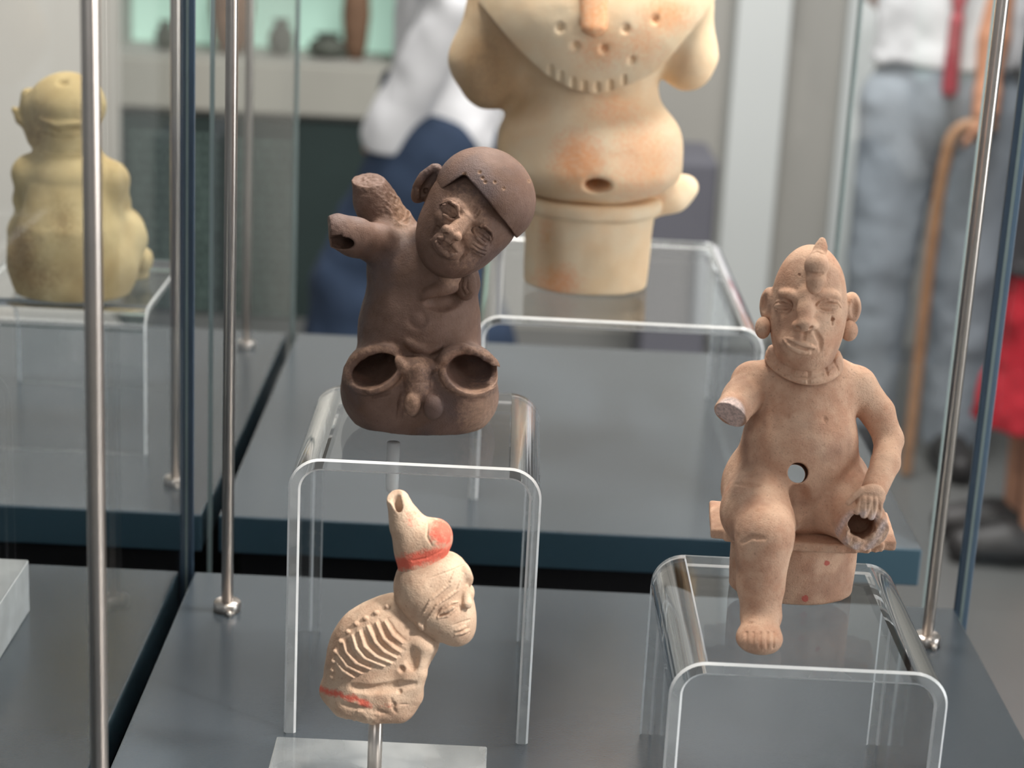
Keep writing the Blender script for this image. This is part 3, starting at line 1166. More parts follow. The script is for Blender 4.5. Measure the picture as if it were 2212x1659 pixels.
# thigh bulges with hollow ends
V.ell((815, 822, -105), (74, 82, 74), roll=20, k=6)
V.ell((1010, 826, -105), (64, 84, 74), roll=-15, k=6)
for cu, cv, ru, rv, ro in ((808, 797, 60, 40, 26), (1014, 802, 58, 43, -12)):
    ring = [(cu + ru * math.cos(a) * math.cos(math.radians(ro)) - rv * math.sin(a) * math.sin(math.radians(ro)),
             cv - ru * math.cos(a) * math.sin(math.radians(ro)) - rv * math.sin(a) * math.cos(math.radians(ro)))
            for a in [2 * math.pi * i / 20 for i in range(21)]]
    V.stroke(ring, 8, off=5, mode='add', k=2.4, taper=False)
V.ell((812, 798, -150), (53, 31, 110), roll=26, k=1, mode='cut')
V.ell((1018, 805, -150), (54, 36, 110), roll=-10, k=1, mode='cut')
V.ell((1062, 812, -150), (24, 24, 60), roll=0, k=.6, mode='cut')
V.rough((1042, 800, -170), 62, 1.1, 1.8)
V.rough((800, 790, -170), 62, 0.5, 2.2)
# groin block, two lumps
V.stroke([(884, 792), (922, 792)], 17, off=2, mode='add', k=3, taper=False)
V.stroke([(900, 800), (905, 850)], 18, off=0, mode='add', k=4, taper=False)
V.stroke([(880, 826), (932, 826)], 2.4)
V.stroke([(880, 786), (881, 815)], 3)
V.dot(891, 872, (19, 29, 22), off=6, mode='add', k=1.2)
V.dot(936, 880, (22, 28, 22), off=6, mode='add', k=1.2)
V.stroke([(870, 850), (862, 905)], 3.5, k=2)
V.stroke([(770, 842), (800, 856), (840, 848)], 2.5, off=-.5, k=2)
V.stroke([(985, 850), (1010, 862), (1045, 862)], 3, off=-.5, k=2)
V.stroke([(835, 770), (862, 778), (880, 800)], 5, off=2, mode='add', k=3)
V.stroke([(945, 790), (965, 762), (995, 750), (1015, 752)], 6, off=2, mode='add', k=3)
V.floorclip(zt + 0.02)
# arms
V.cap([(868, 560, 0, 54), (815, 528, -35, 42), (765, 512, -75, 40), (730, 500, -100, 38)], 4)
V.cutplane((714, 503, -115), (-0.97, -0.22, -0.05), 60)
V.ell((733, 529, -140), (35, 17, 60), roll=-6, k=.8, mode='cut')
V.cap([(726, 516, -120, 20), (800, 520, -50, 20)], 1, 'cut')
V.rough((725, 515, -120), 48, 0.6, 1.4)
V.cap([(872, 540, 35, 56), (836, 485, 45, 50), (810, 435, 50, 42), (794, 392, 50, 34)], 6)
V.cutplane((795, 392, 40), (-0.06, -0.25, 0.96), 75)
V.cutplane((846, 430, 30), (0.80, -0.35, 0.48), 52)
V.cap([(842, 410, 10, 13), (872, 468, 10, 16)], 1.5, 'cut')
V.rough((850, 440, 20), 62, 1.0, 1.8)
V.rough((795, 395, 40), 50, 0.9, 1.8)
# shoulder and folds on the right
V.cap([(985, 600, -20, 44), (1012, 612, -30, 24)], 6)
V.stroke([(950, 612), (975, 604), (995, 592)], 7, off=2, mode='add', k=4)
V.stroke([(915, 640), (945, 628), (985, 622)], 6, off=1, mode='add', k=4)
V.stroke([(930, 655), (965, 655), (990, 645)], 7, off=-1, mode='cut', k=4)
V.dot(902, 690, (20, 20, 5), mode='cut', k=2); V.dot(902, 690, (12, 12, 6), off=-2, mode='add', k=2)
V.stroke([(880, 738), (900, 752), (925, 756), (950, 748)], 4, off=1.5, mode='add', k=3)
V.wobble(0.45, 7.0)
V.wobble(0.6, 17.0)
# head
RO = -34.0
H = Clay(Y0, 880, 1150, 335, 605, -250, 70, 0.30)
H.ell((998, 492, -72), (95, 106, 92), roll=RO, k=2)
H.ell((964, 545, -92), (54, 46, 56), roll=RO, k=8)
H.ell((1025, 450, -55), (104, 80, 100), roll=RO, k=6)
hx = (0.829, 0.559)
hz = (0.559, -0.829)


def hp(a, b, c=(1003, 488)):
    """face axes: a across (to picture right), b up the face"""
    return (c[0] + a * hx[0] + b * hz[0], c[1] + a * hx[1] + b * hz[1])


H.stroke([hp(-64, 18), hp(-40, 30), hp(-12, 24)], 7, off=-2, mode='add', k=2.4)
H.stroke([hp(8, 24), hp(36, 28), hp(64, 12)], 7, off=-2, mode='add', k=2.4)
H.dot(*hp(-42, 8), (28, 15, 5), k=2, roll=RO)
H.dot(*hp(44, 4), (28, 15, 5), k=2, roll=RO)
c_ = ray(985, 495) / np.linalg.norm(ray(985, 495))
n0 = H.hit(*hp(-5, 18)); n1 = H.hit(*hp(-12, -28))
H.seg(n0 - c_ * 0.2, n1 - c_ * 3.6, 2.8, 4.4, 2.4, 'add')
for a, w_ in ((-28, 2.5), (2, 2.0)):
    p = H.hit(*hp(a, -28))
    H.seg(p - c_ * .3, p - c_ * .8, w_, w_, 1.4, 'add')
H.stroke([hp(-34, -18), hp(-46, -36), hp(-44, -60)], 3, off=-1, k=1.5)
H.stroke([hp(20, -20), hp(34, -42), hp(32, -68)], 3.5, off=-1, k=1.2)
H.stroke([hp(-26, -16), hp(-52, -12), hp(-70, -22)], 7, off=-3, mode='add', k=4)
H.stroke([hp(24, -18), hp(50, -18), hp(72, -28)], 7, off=-3, mode='add', k=4)
# muzzle and mouth
H.dot(*hp(-9, -58), (34, 24, 12), off=1, mode='add', k=3, roll=RO)
H.stroke([hp(-32, -52), hp(-15, -46), hp(1, -47), hp(18, -53)], 5.5, off=3, mode='add', k=.8)
H.stroke([hp(-30, -64), hp(-12, -72), hp(4, -72), hp(17, -62)], 6.5, off=3, mode='add', k=.8)
H.stroke([hp(-30, -58), hp(-12, -59), hp(4, -59), hp(17, -57)], 3.0, off=2, k=0.2)
H.dot(*hp(-24, -37), (6, 4.5, 9)); H.dot(*hp(1, -37), (6, 4.5, 9))
H.stroke([hp(-26, -82), hp(-8, -86), hp(10, -82)], 3, off=-1, k=2)
# eyes, several lids and wrinkles
H.dot(*hp(-44, 8), (21, 10, 8), off=2.5, mode='add', k=.4, roll=RO)
H.dot(*hp(44, 4), (21, 10, 8), off=2.5, mode='add', k=.4, roll=RO)
for up in (0, 9):
    H.stroke([hp(-70, 6 + up * .3), hp(-56, 18 + up), hp(-36, 18 + up), hp(-20, 6 + up * .5)], 3.6, off=3.0, mode='add')
    H.stroke([hp(20, 6 + up * .3), hp(36, 16 + up), hp(56, 13 + up), hp(70, 0 + up)], 3.6, off=3.0, mode='add')
H.stroke([hp(-68, 4), hp(-50, -5), hp(-32, -5), hp(-20, 4)], 3.6, off=2.6, mode='add')
H.stroke([hp(22, 4), hp(38, -7), hp(56, -8), hp(70, -4)], 3.6, off=2.6, mode='add')
H.stroke([hp(-60, 8), hp(-28, 8)], 2.8, off=.5)
H.stroke([hp(28, 4), hp(62, 2)], 3.4, off=.5)
for b in (-15, -24, -33):
    H.stroke([hp(36, b), hp(58, b - 1), hp(78, b + 6)], 3.0, k=.3)
for a in (-7, 1, 9):
    H.stroke([hp(a, 26), hp(a + 1, 44)], 2.8, k=.3)
# ear
H.ell((922, 396, -35), (24, 50, 26), roll=-32, k=2)
H.dot(924, 399, (11, 30, 16), k=1, roll=-32)
H.stroke([(903, 426), (898, 404), (914, 378), (936, 362), (950, 368), (946, 392)], 8, off=3, mode='add', k=.8)
H.dot(920, 412, (6, 6, 8))
H.wobble(0.22, 5.0)
# shallow chips
dk = figure('dark_figurine', 'dark brown clay figurine with its head tilted sideways and hollow broken limbs', 'figurine',
            (float(onY(905, 930, Y0)[0]), Y0, ZD))
link('figure_body', build('figure_body', [
    V.arrays(lambda u, v, d: (0.7 * blob(u, v, 1042, 892, 42, 56, .6) + .4 * ringmask(u, v, 808, 797, 64, 44, .2) + .4 * ringmask(u, v, 1014, 802, 62, 46, .2) + 0.4 * blob(u, v, 905, 815, 26, 40, .6)  # beige highlights put into the colour of the right lobe and rims
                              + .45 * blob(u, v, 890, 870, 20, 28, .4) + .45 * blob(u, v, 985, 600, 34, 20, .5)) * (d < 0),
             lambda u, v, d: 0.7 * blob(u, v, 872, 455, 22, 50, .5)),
    H.arrays(lambda u, v, d: 0.8 * blob(u, v, 1000, 490, 34, 60, .9) * (d < 0))]), M_DARK, dk)  # face highlight put into the colour as beige
# cap
V5 = Clay(Y0, 900, 1175, 305, 560, -240, 120, 0.42)
V5.ell((1048, 425, -55), (113, 104, 112), roll=RO, k=0)
capA = V5.P(1008, 430, -60)


# keep only the crown side of the hat line
def plane_cut(V_, uv0, uv1, d, ref):
    A_, B_ = V_.P(*uv0, d), V_.P(*uv1, d)
    C_ = A_ + ray(*uv0) * 60 + np.array([0, 0, -4])
    nrm = np.cross(B_ - A_, C_ - A_)
    nrm /= np.linalg.norm(nrm)
    if (V_.P(*ref, d) - A_) @ nrm < 0:
        nrm = -nrm
    x, y, z = V_.xyz((slice(None),) * 3)
    return (-((x - A_[0]) * nrm[0] + (y - A_[1]) * nrm[1] + (z - A_[2]) * nrm[2])).astype(np.float32)


d1 = plane_cut(V5, (1005, 378), (1106, 500), -110, (1120, 360))
d2 = plane_cut(V5, (935, 421), (1002, 377), -110, (950, 350))
hh_ = np.maximum(2.0 - np.abs(d1 - d2), 0) / 2.0
V5.D = np.maximum(V5.D, np.minimum(d1, d2) - hh_ * hh_ * 0.5)
del d1, d2, hh_
V5.wobble(0.25, 9)
for (u, v) in ((1042, 384), (1048, 393), (1069, 393), (1088, 407), (1143, 391), (1003, 376), (1036, 372)):
    V5.dot(u, v, 3.2, mode='cut', k=.5)
link('skullcap', V5.mesh('skullcap', None, lambda u, v, d: sum(blob(u, v, a, b, 4, 4, .5) for a, b in
     ((1042, 384), (1048, 393), (1069, 393), (1088, 407), (1143, 391), (1003, 376), (1036, 372)))), M_DARK, dk)['label'] = 'smooth dark skullcap'
# medallion
V6 = Clay(Y0, 960, 1060, 560, 680, -190, 60, 0.4)
mp = V.hit(1006, 616, 15)
V6.ell(None, (24, 35, 14), roll=4, pitch=0, k=0, pt=mp)
V6.stroke([(1000, 600), (996, 620), (1004, 638), (1018, 632)], 2.6)
V6.stroke([(1010, 606), (1008, 622), (1013, 630)], 2.4)
V6.wobble(.2, 4)
link('ear_pendant', V6.mesh('ear_pendant'), M_DARK, dk)['label'] = 'oval disc pendant'

# ---- hunched figurine with rib cage and spout ------------------------
Y0 = WRY
V = Clay(Y0, 680, 1040, 1040, 1565, -170, 170, 0.40)
V.ell((800, 1400, 0), (88, 92, 78), roll=-28, k=6)
V.ell((838, 1372, 0), (74, 78, 74), roll=-30, k=10)
V.ell((782, 1455, 0), (74, 60, 76), k=10)
V.ell((800, 1500, 0), (104, 48, 84), roll=-6, k=8)
V.ell((845, 1478, -4), (66, 52, 72), k=8)
V.cap([(870, 1345, 0, 56), (905, 1365, -6, 44)], 10)
V.cap([(905, 1400, -20, 30), (895, 1440, -30, 24)], 8)
# knees, arms, feet
V.cap([(880, 1455, -58, 24), (905, 1452, -60, 18)], 4)
V.cap([(850, 1500, -50, 32), (888, 1478, -52, 24)], 6)
V.cap([(905, 1385, -55, 16), (918, 1398, -54, 15), (905, 1425, -56, 14), (880, 1447, -60, 12)], 3)
V.cap([(870, 1532, -45, 22), (892, 1505, -45, 20)], 4)
V.dot(892, 1424, (12, 26, 10), mode='cut', k=2)
V.dot(868, 1446, (7, 7, 10), mode='cut', k=1)
V.stroke([(760, 1485), (800, 1490), (850, 1484), (895, 1478)], 4, off=-.5, k=2.5)
V.stroke([(845, 1510), (848, 1528), (856, 1540)], 3, k=1)
V.dot(863, 1494, (6, 5, 8)); V.dot(852, 1522, (4, 8, 5))
V.stroke([(862, 1522), (884, 1522)], 2.2)
V.stroke([(742, 1524), (790, 1532), (830, 1540)], 3.0, off=-.5, k=2)
# lower edge flare
V.cap([(716, 1494, 0, 22), (745, 1520, -40, 24), (800, 1534, -60, 22), (860, 1536, -50, 20)], 4)
V.rough((790, 1535, -50), 70, 0.9, 2.0)
# flat underside
u_, = [V.ax[2]]
V.D = np.maximum(V.D, ((WZ * 1000) - u_)[None, None, :])
# ribs
for rib in ([(725, 1428), (741, 1449), (764, 1464)], [(728, 1410), (750, 1440), (780, 1455)], [(741, 1387), (748, 1410), (769, 1433), (800, 1446)],
            [(760, 1372), (769, 1401), (787, 1422), (830, 1440)], [(776, 1364), (787, 1397), (810, 1417), (846, 1434)],
            [(793, 1352), (810, 1387), (830, 1408), (858, 1423)], [(812, 1345), (828, 1380), (849, 1399), (866, 1410)],
            [(830, 1342), (848, 1372), (870, 1390)]):
    V.stroke(rib, 3.6, off=2.8, mode='add', k=.35)
    V.stroke([(a + 7, b - 5) for a, b in rib], 2.6, off=0, k=.7)
for i, (u, v) in enumerate(((833, 1306), (808, 1319), (785, 1331), (765, 1343), (747, 1360), (732, 1381), (721, 1403), (717, 1424), (715, 1443), (714, 1458))):
    V.dot(u + 4, v + 4, (6, 5, 7), off=3, mode='add', k=.6)
V.wobble(0.3, 5)
# head
H = Clay(Y0, 835, 1040, 1185, 1405, -120, 110, 0.24)
H.ell((930, 1278, -6), (78, 90, 80), roll=26, k=2)
H.ell((975, 1330, -14), (52, 62, 64), roll=24, k=8)
H.ell((992, 1362, -16), (26, 26, 38), k=5)
H.ell((966, 1240, -10), (46, 48, 56), roll=30, k=5)
H.cap([(905, 1345, 0, 34), (925, 1350, -4, 40)], 4)
H.stroke([(1000, 1218), (1012, 1250), (1018, 1285)], 5, off=0, mode='add', k=3)
# nose, eyes, mouth
n0 = H.hit(1006, 1272); n1 = H.hit(1006, 1304)
c_ = ray(1006, 1300) / np.linalg.norm(ray(1006, 1300)) + np.array([-0.35, 0, 0])
H.seg(n0 - c_ * .3, n1 - c_ * 1.8, 1.6, 2.3, 1.2, 'add')
H.stroke([(993, 1308), (995, 1318), (1006, 1321), (1016, 1320)], 3.4, k=.2)
H.dot(967, 1318, (27, 10, 4), k=2, roll=28)
H.dot(967, 1318, (19, 6, 4), off=2.5, mode='add', k=.5, roll=28)
H.stroke([(945, 1332), (957, 1314), (976, 1302), (990, 1300)], 3.2, off=1.5, mode='add')
H.stroke([(946, 1335), (966, 1331), (986, 1314)], 2.8, off=1.5, mode='add')
H.stroke([(952, 1326), (970, 1317), (985, 1307)], 3.2, off=1, mode='add')
for a in (0, 1):
    H.stroke([(980 - a * 2, 1350 + a * 26), (1002, 1343 + a * 27), (1022, 1336 + a * 26)], 2.2, k=.4)
H.stroke([(984, 1362), (1004, 1354), (1022, 1347)], 4, off=1.5, mode='add', k=.4)
H.stroke([(984, 1371), (1004, 1365), (1021, 1358)], 4, off=1.5, mode='add', k=.4)
H.stroke([(984, 1367), (1004, 1360), (1021, 1353)], 2.4, off=1)
# hair straps
H.stroke([(985, 1228), (972, 1262), (930, 1296), (912, 1330)], 3, off=1.5, mode='add', k=.4)
H.stroke([(1000, 1240), (988, 1275), (945, 1306), (922, 1340)], 3, off=1.5, mode='add', k=.4)
H.stroke([(1005, 1218), (975, 1232), (930, 1248)], 1.8)
# ear
H.stroke([(912, 1330), (908, 1350), (915, 1364)], 7, off=4, mode='add', k=.8)
H.stroke([(918, 1338), (918, 1360)], 3)
H.wobble(0.2, 4)
wf = figure('hunched_figurine', 'small cream clay figurine with a rib cage and a red-banded spout on a steel pin', 'figurine',
            (float(wp[0]), WRY, WZ))
redbase = lambda u, v, d: (np.clip(1 - np.abs((v - (1492 + (u - 700) * 0.27 + 1.5 * np.sin(u * .17))) / 15), 0, 1) * 0.85 * np.clip((806 - u) / 14, 0, 1) + 0.3 * blob(u, v, 820, 1525, 60, 8, .4)) * (d < 200)
link('figure_body', build('figure_body', [V.arrays(redbase), H.arrays()]), M_WHIS, wf)
V7 = Clay(Y0, 815, 1000, 1040, 1260, -110, 110, 0.36)
V7.cap([(860, 1082, 0, 25), (880, 1135, 0, 35), (900, 1180, 0, 46), (914, 1225, 0, 56)], 4)
V7.ell((936, 1164, -8), (42, 46, 44), roll=-24, k=5)
V7.stroke([(972, 1168), (955, 1190), (925, 1205), (890, 1212)], 2.4)
V7.stroke([(925, 1128), (922, 1160), (935, 1182)], 2.2)
hp0 = V7.hit(857, 1074)
ax_ = V7.P(898, 1180, 0) - V7.P(860, 1082, 0)
ax_ /= np.linalg.norm(ax_)
cc = V7.P(860, 1082, 0) - ax_ * 5.2
# squared-off mouth tilted to the viewer, with a bore
x, y, z = V7.xyz((slice(None),) * 3)
nn = ax_ + np.array([0.15, 0.55, 0.0])
nn /= np.linalg.norm(nn)
cp = V7.P(857, 1070, -8)
V7.D = np.maximum(V7.D, -((x - cp[0]) * nn[0] + (y - cp[1]) * nn[1] + (z - cp[2]) * nn[2])).astype(np.float32)
bp0 = V7.hit(856, 1074)
V7.seg(bp0 - nn * 3, bp0 + ax_ * 14, 2.3, 1.9, .8, 'cut')
V7.wobble(0.25, 5)
link('spout', V7.mesh('spout', lambda u, v, d: np.maximum(np.maximum(
    0.74 * blob(u, v, 956, 1150, 30, 36, .5), np.clip(1 - np.abs((v - (1212 - (u - 890) * 0.25)) / 32), 0, 1) * 0.95),
    0.42 * blob(u, v, 890, 1120, 22, 26, .7)) * (v > 1095)), M_WHIS, wf)['label'] = 'tubular spout with red painted bands'

# ---- large cream figure at the back ------------------------------------
Y0 = float(onZ(1265, 645, ZB)[1]) + 0.045
zt = ZB * 1000
V = Clay(Y0, 960, 1560, -330, 660, -330, 260, 1.15)
fl = lambda v: v
V.ell((1275, 305, -20), (200, 122, 165), k=14)
V.ell((1275, 362, -28), (192, 68, 158), k=14)
V.cap([(1275, 60, 10, 165), (1275, 170, 10, 146)], 14)
V.cap([(1120, 60, 0, 80), (1120, 170, 10, 55)], 14)
V.ell((1280, 30, 0), (220, 130, 120), k=14)
# arms
V.cap([(1085, 20, 0, 80), (1040, 130, -10, 62), (1050, 185, -25, 48)], 14)
V.cap([(1475, 20, 0, 70), (1492, 120, 0, 48), (1488, 150, -5, 42)], 14)
# head above the frame
V.ell((1280, -150, -40), (125, 150, 125), k=14)
V.ell((1280, -80, -80), (90, 70, 80), k=12)
V.cap([(1280, -190, -165, 16), (1280, -130, -185, 26)], 8)
V.ell((1145, -140, -20), (26, 50, 26), k=6); V.ell((1415, -140, -20), (26, 50, 26), k=6)
for u in (1225, 1335):
    V.dot(u, -175, (34, 18, 14), mode='cut', k=4)
    V.dot(u, -175, (24, 10, 12), off=-2, mode='add', k=2)
V.stroke([(1235, -75), (1280, -68), (1325, -75)], 9, k=2)
V.ell((1275, -265, -20), (120, 40, 110), k=10)
# hollow limb hole in the belly
V.ell((1292, 402, -190), (29, 17, 90), k=3, mode='cut')
# foot stub to the right
V.cap([(1405, 440, 20, 34), (1455, 425, 20, 28), (1482, 405, 20, 26)], 10)
V.wobble(.8, 16)
bk = figure('cream_figure', 'large cream and orange clay figure with a wide bib collar, head out of frame', 'figure',
            (float(onY(1262, 640, Y0)[0]), Y0, ZB))
orange = lambda u, v, d: np.maximum.reduce([0.62 * blob(u, v, 1250, 345, 58, 62, .55), 0.45 * blob(u, v, 1390, 350, 75, 100, .6),
                                            0.5 * blob(u, v, 1420, 70, 40, 60, .6), 0.4 * blob(u, v, 1330, 240, 60, 40, .6)])
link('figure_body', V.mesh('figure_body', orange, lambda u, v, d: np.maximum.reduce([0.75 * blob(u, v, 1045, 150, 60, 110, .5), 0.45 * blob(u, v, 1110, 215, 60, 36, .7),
     0.35 * blob(u, v, 1490, 170, 40, 50, .6), 0.4 * blob(u, v, 1170, 420, 60, 30, .7)])), M_BACK, bk)  # browner patches on the arms, left waist and lower belly
# bib
V8 = Clay(Y0, 990, 1570, -130, 230, -330, 160, 1.0)
bibc = V8.P(1285, -20, -30)
for i in range(28):
    t = i / 27
    for a, rad in ((0, 1),):
        pass
V8.ell((1290, 40, -40), (262, 206, 190), k=6)
V8.ell((1290, 60, -20), (200, 175, 150), k=0, mode='cut') if False else None
x, y, z = V8.xyz((slice(None),) * 3)
inner = Clay(Y0, 990, 1570, -130, 230, -330, 160, 1.0)
inner.ell((1290, 34, -34), (248, 194, 176), k=0)
V8.D = np.maximum(V8.D, -inner.D)
# lower hem: keep what lies above a drooping line
hem_u = np.array([960, 1045, 1120, 1180, 1235, 1290, 1350, 1420, 1500, 1580])
hem_v = np.array([-40, 25, 105, 160, 190, 202, 186, 150, 60, -20])
hz_ = np.array([onY(u, v, Y0 - 0.05)[2] * 1000 for u, v in zip(hem_u, hem_v)])
hx_ = np.array([onY(u, v, Y0 - 0.05)[0] * 1000 for u, v in zip(hem_u, hem_v)])
lim = np.interp(V8.ax[0], hx_, hz_).astype(np.float32)
V8.D = np.maximum(V8.D, (lim[:, None, None] - z) * 0.8)
for (u, v) in ((1260, 50), (1352, 62), (1243, 100), (1304, 105), (1415, 42), (1365, 130), (1210, 60)):
    V8.dot(u, v, (8, 9, 10), mode='cut', k=2)
for (u, v) in ((1190, 158), (1212, 172), (1238, 184), (1262, 192), (1290, 195), (1318, 190), (1348, 180)):
    V8.stroke([(u, v - 14), (u, v + 10)], 5, k=1, taper=False)
V8.wobble(.5, 14)
link('bib', V8.mesh('bib', lambda u, v, d: np.maximum.reduce([0.5 * blob(u, v, 1440, 35, 60, 40, .6), 0.45 * blob(u, v, 1300, 110, 60, 40, .7),
     0.4 * blob(u, v, 1390, 90, 50, 50, .7)]) * (d < 60)), M_BACK, bk)['label'] = 'wide draped bib collar'
V9 = Clay(Y0, 1200, 1350, -90, 100, -330, 20, 1.0)
p = V8.hit(1282, 20, 5)
for (a, b), (c, d_), r in (((1262, -60), (1270, 58), 16), ((1300, -60), (1296, 58), 16), ((1280, -60), (1284, 62), 18)):
    V9.seg(V8.hit(a, max(b, -60), 2), V8.hit(c, d_, 2), r * V8.s, r * V8.s * .9, 3, 'add')
link('tongue_pendant', V9.mesh('tongue_pendant', lambda u, v, d: 0.55 + 0 * u), M_BACK, bk)['label'] = 'flat orange tongue-shaped pendant'
# drum seat
V10 = Clay(Y0, 1090, 1430, 410, 660, -260, 220, 1.0)
sx, sy = float(onY(1262, 640, Y0)[0]) * 1000, Y0 * 1000
rim_z = float(onY(1275, 468, Y0 - 0.04)[2] * 1000)
V10.cyl((sx, sy), 133 * V10.s, 120 * V10.s, zt, rim_z, 2.5, 2, taper=0.05)
V10.cyl((sx + 1, sy), 152 * V10.s, 150 * V10.s, rim_z - 3, rim_z + 8, 4.5, 2)
V10.wobble(.7, 14)
V10.floorclip(zt + .02)
link('drum_seat', V10.mesh('drum_seat', lambda u, v, d: 0.6 * blob(u, v, 1205, 610, 50, 38, .6) + 0.4 * blob(u, v, 1180, 500, 18, 40, .6), lambda u, v, d: 0.5 * blob(u, v, 1190, 530, 22, 60, .6)), M_BACK, bk)['label'] = 'cream drum-shaped seat with a rim'  # includes a browner patch on the left of the drum

# ---- olive seated figure, back left -----------------------------------
zt = ZL * 1000
Y0 = float(onZ(150, 655, ZL)[1]) + 0.035
V = Clay(Y0, -10, 345, 140, 665, -200, 330, 1.1)
V.ell((155, 560, 0), (128, 120, 115), k=12)
V.cap([(150, 385, 0, 88), (152, 480, 0, 112)], 12)
V.ell((150, 615, 0), (118, 70, 110), k=10)
V.cap([(68, 372, 0, 42), (110, 372, 0, 44)], 6)
V.cap([(232, 388, 0, 42), (200, 384, 0, 42)], 6)
V.cap([(66, 378, 10, 40), (58, 430, 60, 30), (70, 478, 110, 26)], 5)
V.cap([(234, 392, 10, 40), (244, 440, 70, 32), (235, 480, 120, 28)], 5)
V.cap([(225, 570, 0, 70), (258, 515, 50, 50), (262, 490, 130, 44)], 8)
V.cap([(70, 560, 0, 56), (58, 500, 60, 44)], 8)
V.cap([(262, 500, 140, 40), (290, 590, 150, 28)], 6)
V.ell((308, 562, 120), (18, 26, 40), k=4)
V.cap([(146, 335, 0, 56), (146, 300, 0, 55)], 5)
# head in profile to the left
V.ell((142, 226, 0), (82, 70, 80), k=6)
V.ell((88, 250, 10), (38, 52, 52), k=6)
V.cap([(62, 268, 10, 22), (42, 258, 12, 11), (27, 236, 12, 6)], 3)
V.cap([(58, 205, 12, 15), (52, 236, 12, 13)], 4)
V.cap([(78, 296, 10, 24), (96, 316, 8, 24)], 5)
V.stroke([(80, 256), (120, 268), (180, 264)], 5, off=2, mode='add', k=2)
V.stroke([(80, 272), (120, 284), (180, 280)], 4.5, k=1.5)
V.stroke([(80, 288), (120, 298), (170, 296)], 4, k=1.5)
V.stroke([(90, 330), (140, 334), (190, 330)], 4, k=3)
V.dot(132, 178, (10, 8, 8), mode='cut', k=3)
V.wobble(.8, 14)
V.floorclip(zt + .02)
bl = figure('olive_figure', 'olive yellow clay figure seated with its back turned, behind the front steel rod', 'figure',
            (float(onY(160, 650, Y0)[0]), Y0, ZL))
link('figure_body', V.mesh('figure_body', lambda u, v, d: np.maximum.reduce([0.7 * blob(u, v, 40, 560, 40, 90, .6), 0.45 * blob(u, v, 135, 480, 30, 50, .8),
     0.6 * blob(u, v, 75, 600, 50, 40, .7), 0.5 * blob(u, v, 75, 280, 40, 60, .6)])), M_BLEFT, bl)

# ================================================================== VISITORS
M_SHIRT = simple('white_cotton', srgb(232, 232, 234), 0.85, 0, 0.3, 4, 0.04, 0.3, 30)
M_DENIM = simple('navy_denim', srgb(52, 66, 88), 0.85, 0, 0.3, 5, 0.25, 0.3, 60)
M_GREYT = simple('blue_grey_cloth', srgb(150, 158, 166), 0.85, 0, 0.3, 5, 0.1, 0.3, 60)
M_DKCLO = simple('charcoal_cloth', srgb(66, 64, 68), 0.85, 0, 0.3, 5, 0.15, 0.3, 60)
M_RED = simple('red_cloth', srgb(178, 34, 48), 0.8, 0, 0.3, 5, 0.15, 0.3, 50)
M_SKIN = simple('skin', srgb(196, 142, 112), 0.6, 0, 0.4, 12, 0.06)
M_HAIR = simple('dark_hair', srgb(40, 30, 26), 0.5, 0, 0.5, 40, 0.3)
M_SHOE = simple('dark_shoe', srgb(44, 42, 42), 0.5, 0, 0.5, 20, 0.1)
M_WOOD = simple('brown_wood', srgb(164, 124, 92), 0.5, 0, 0.5, 20, 0.2)
M_PINK = simple('red_lanyard', srgb(170, 70, 80), 0.7, 0, 0.4, 20, 0.1)


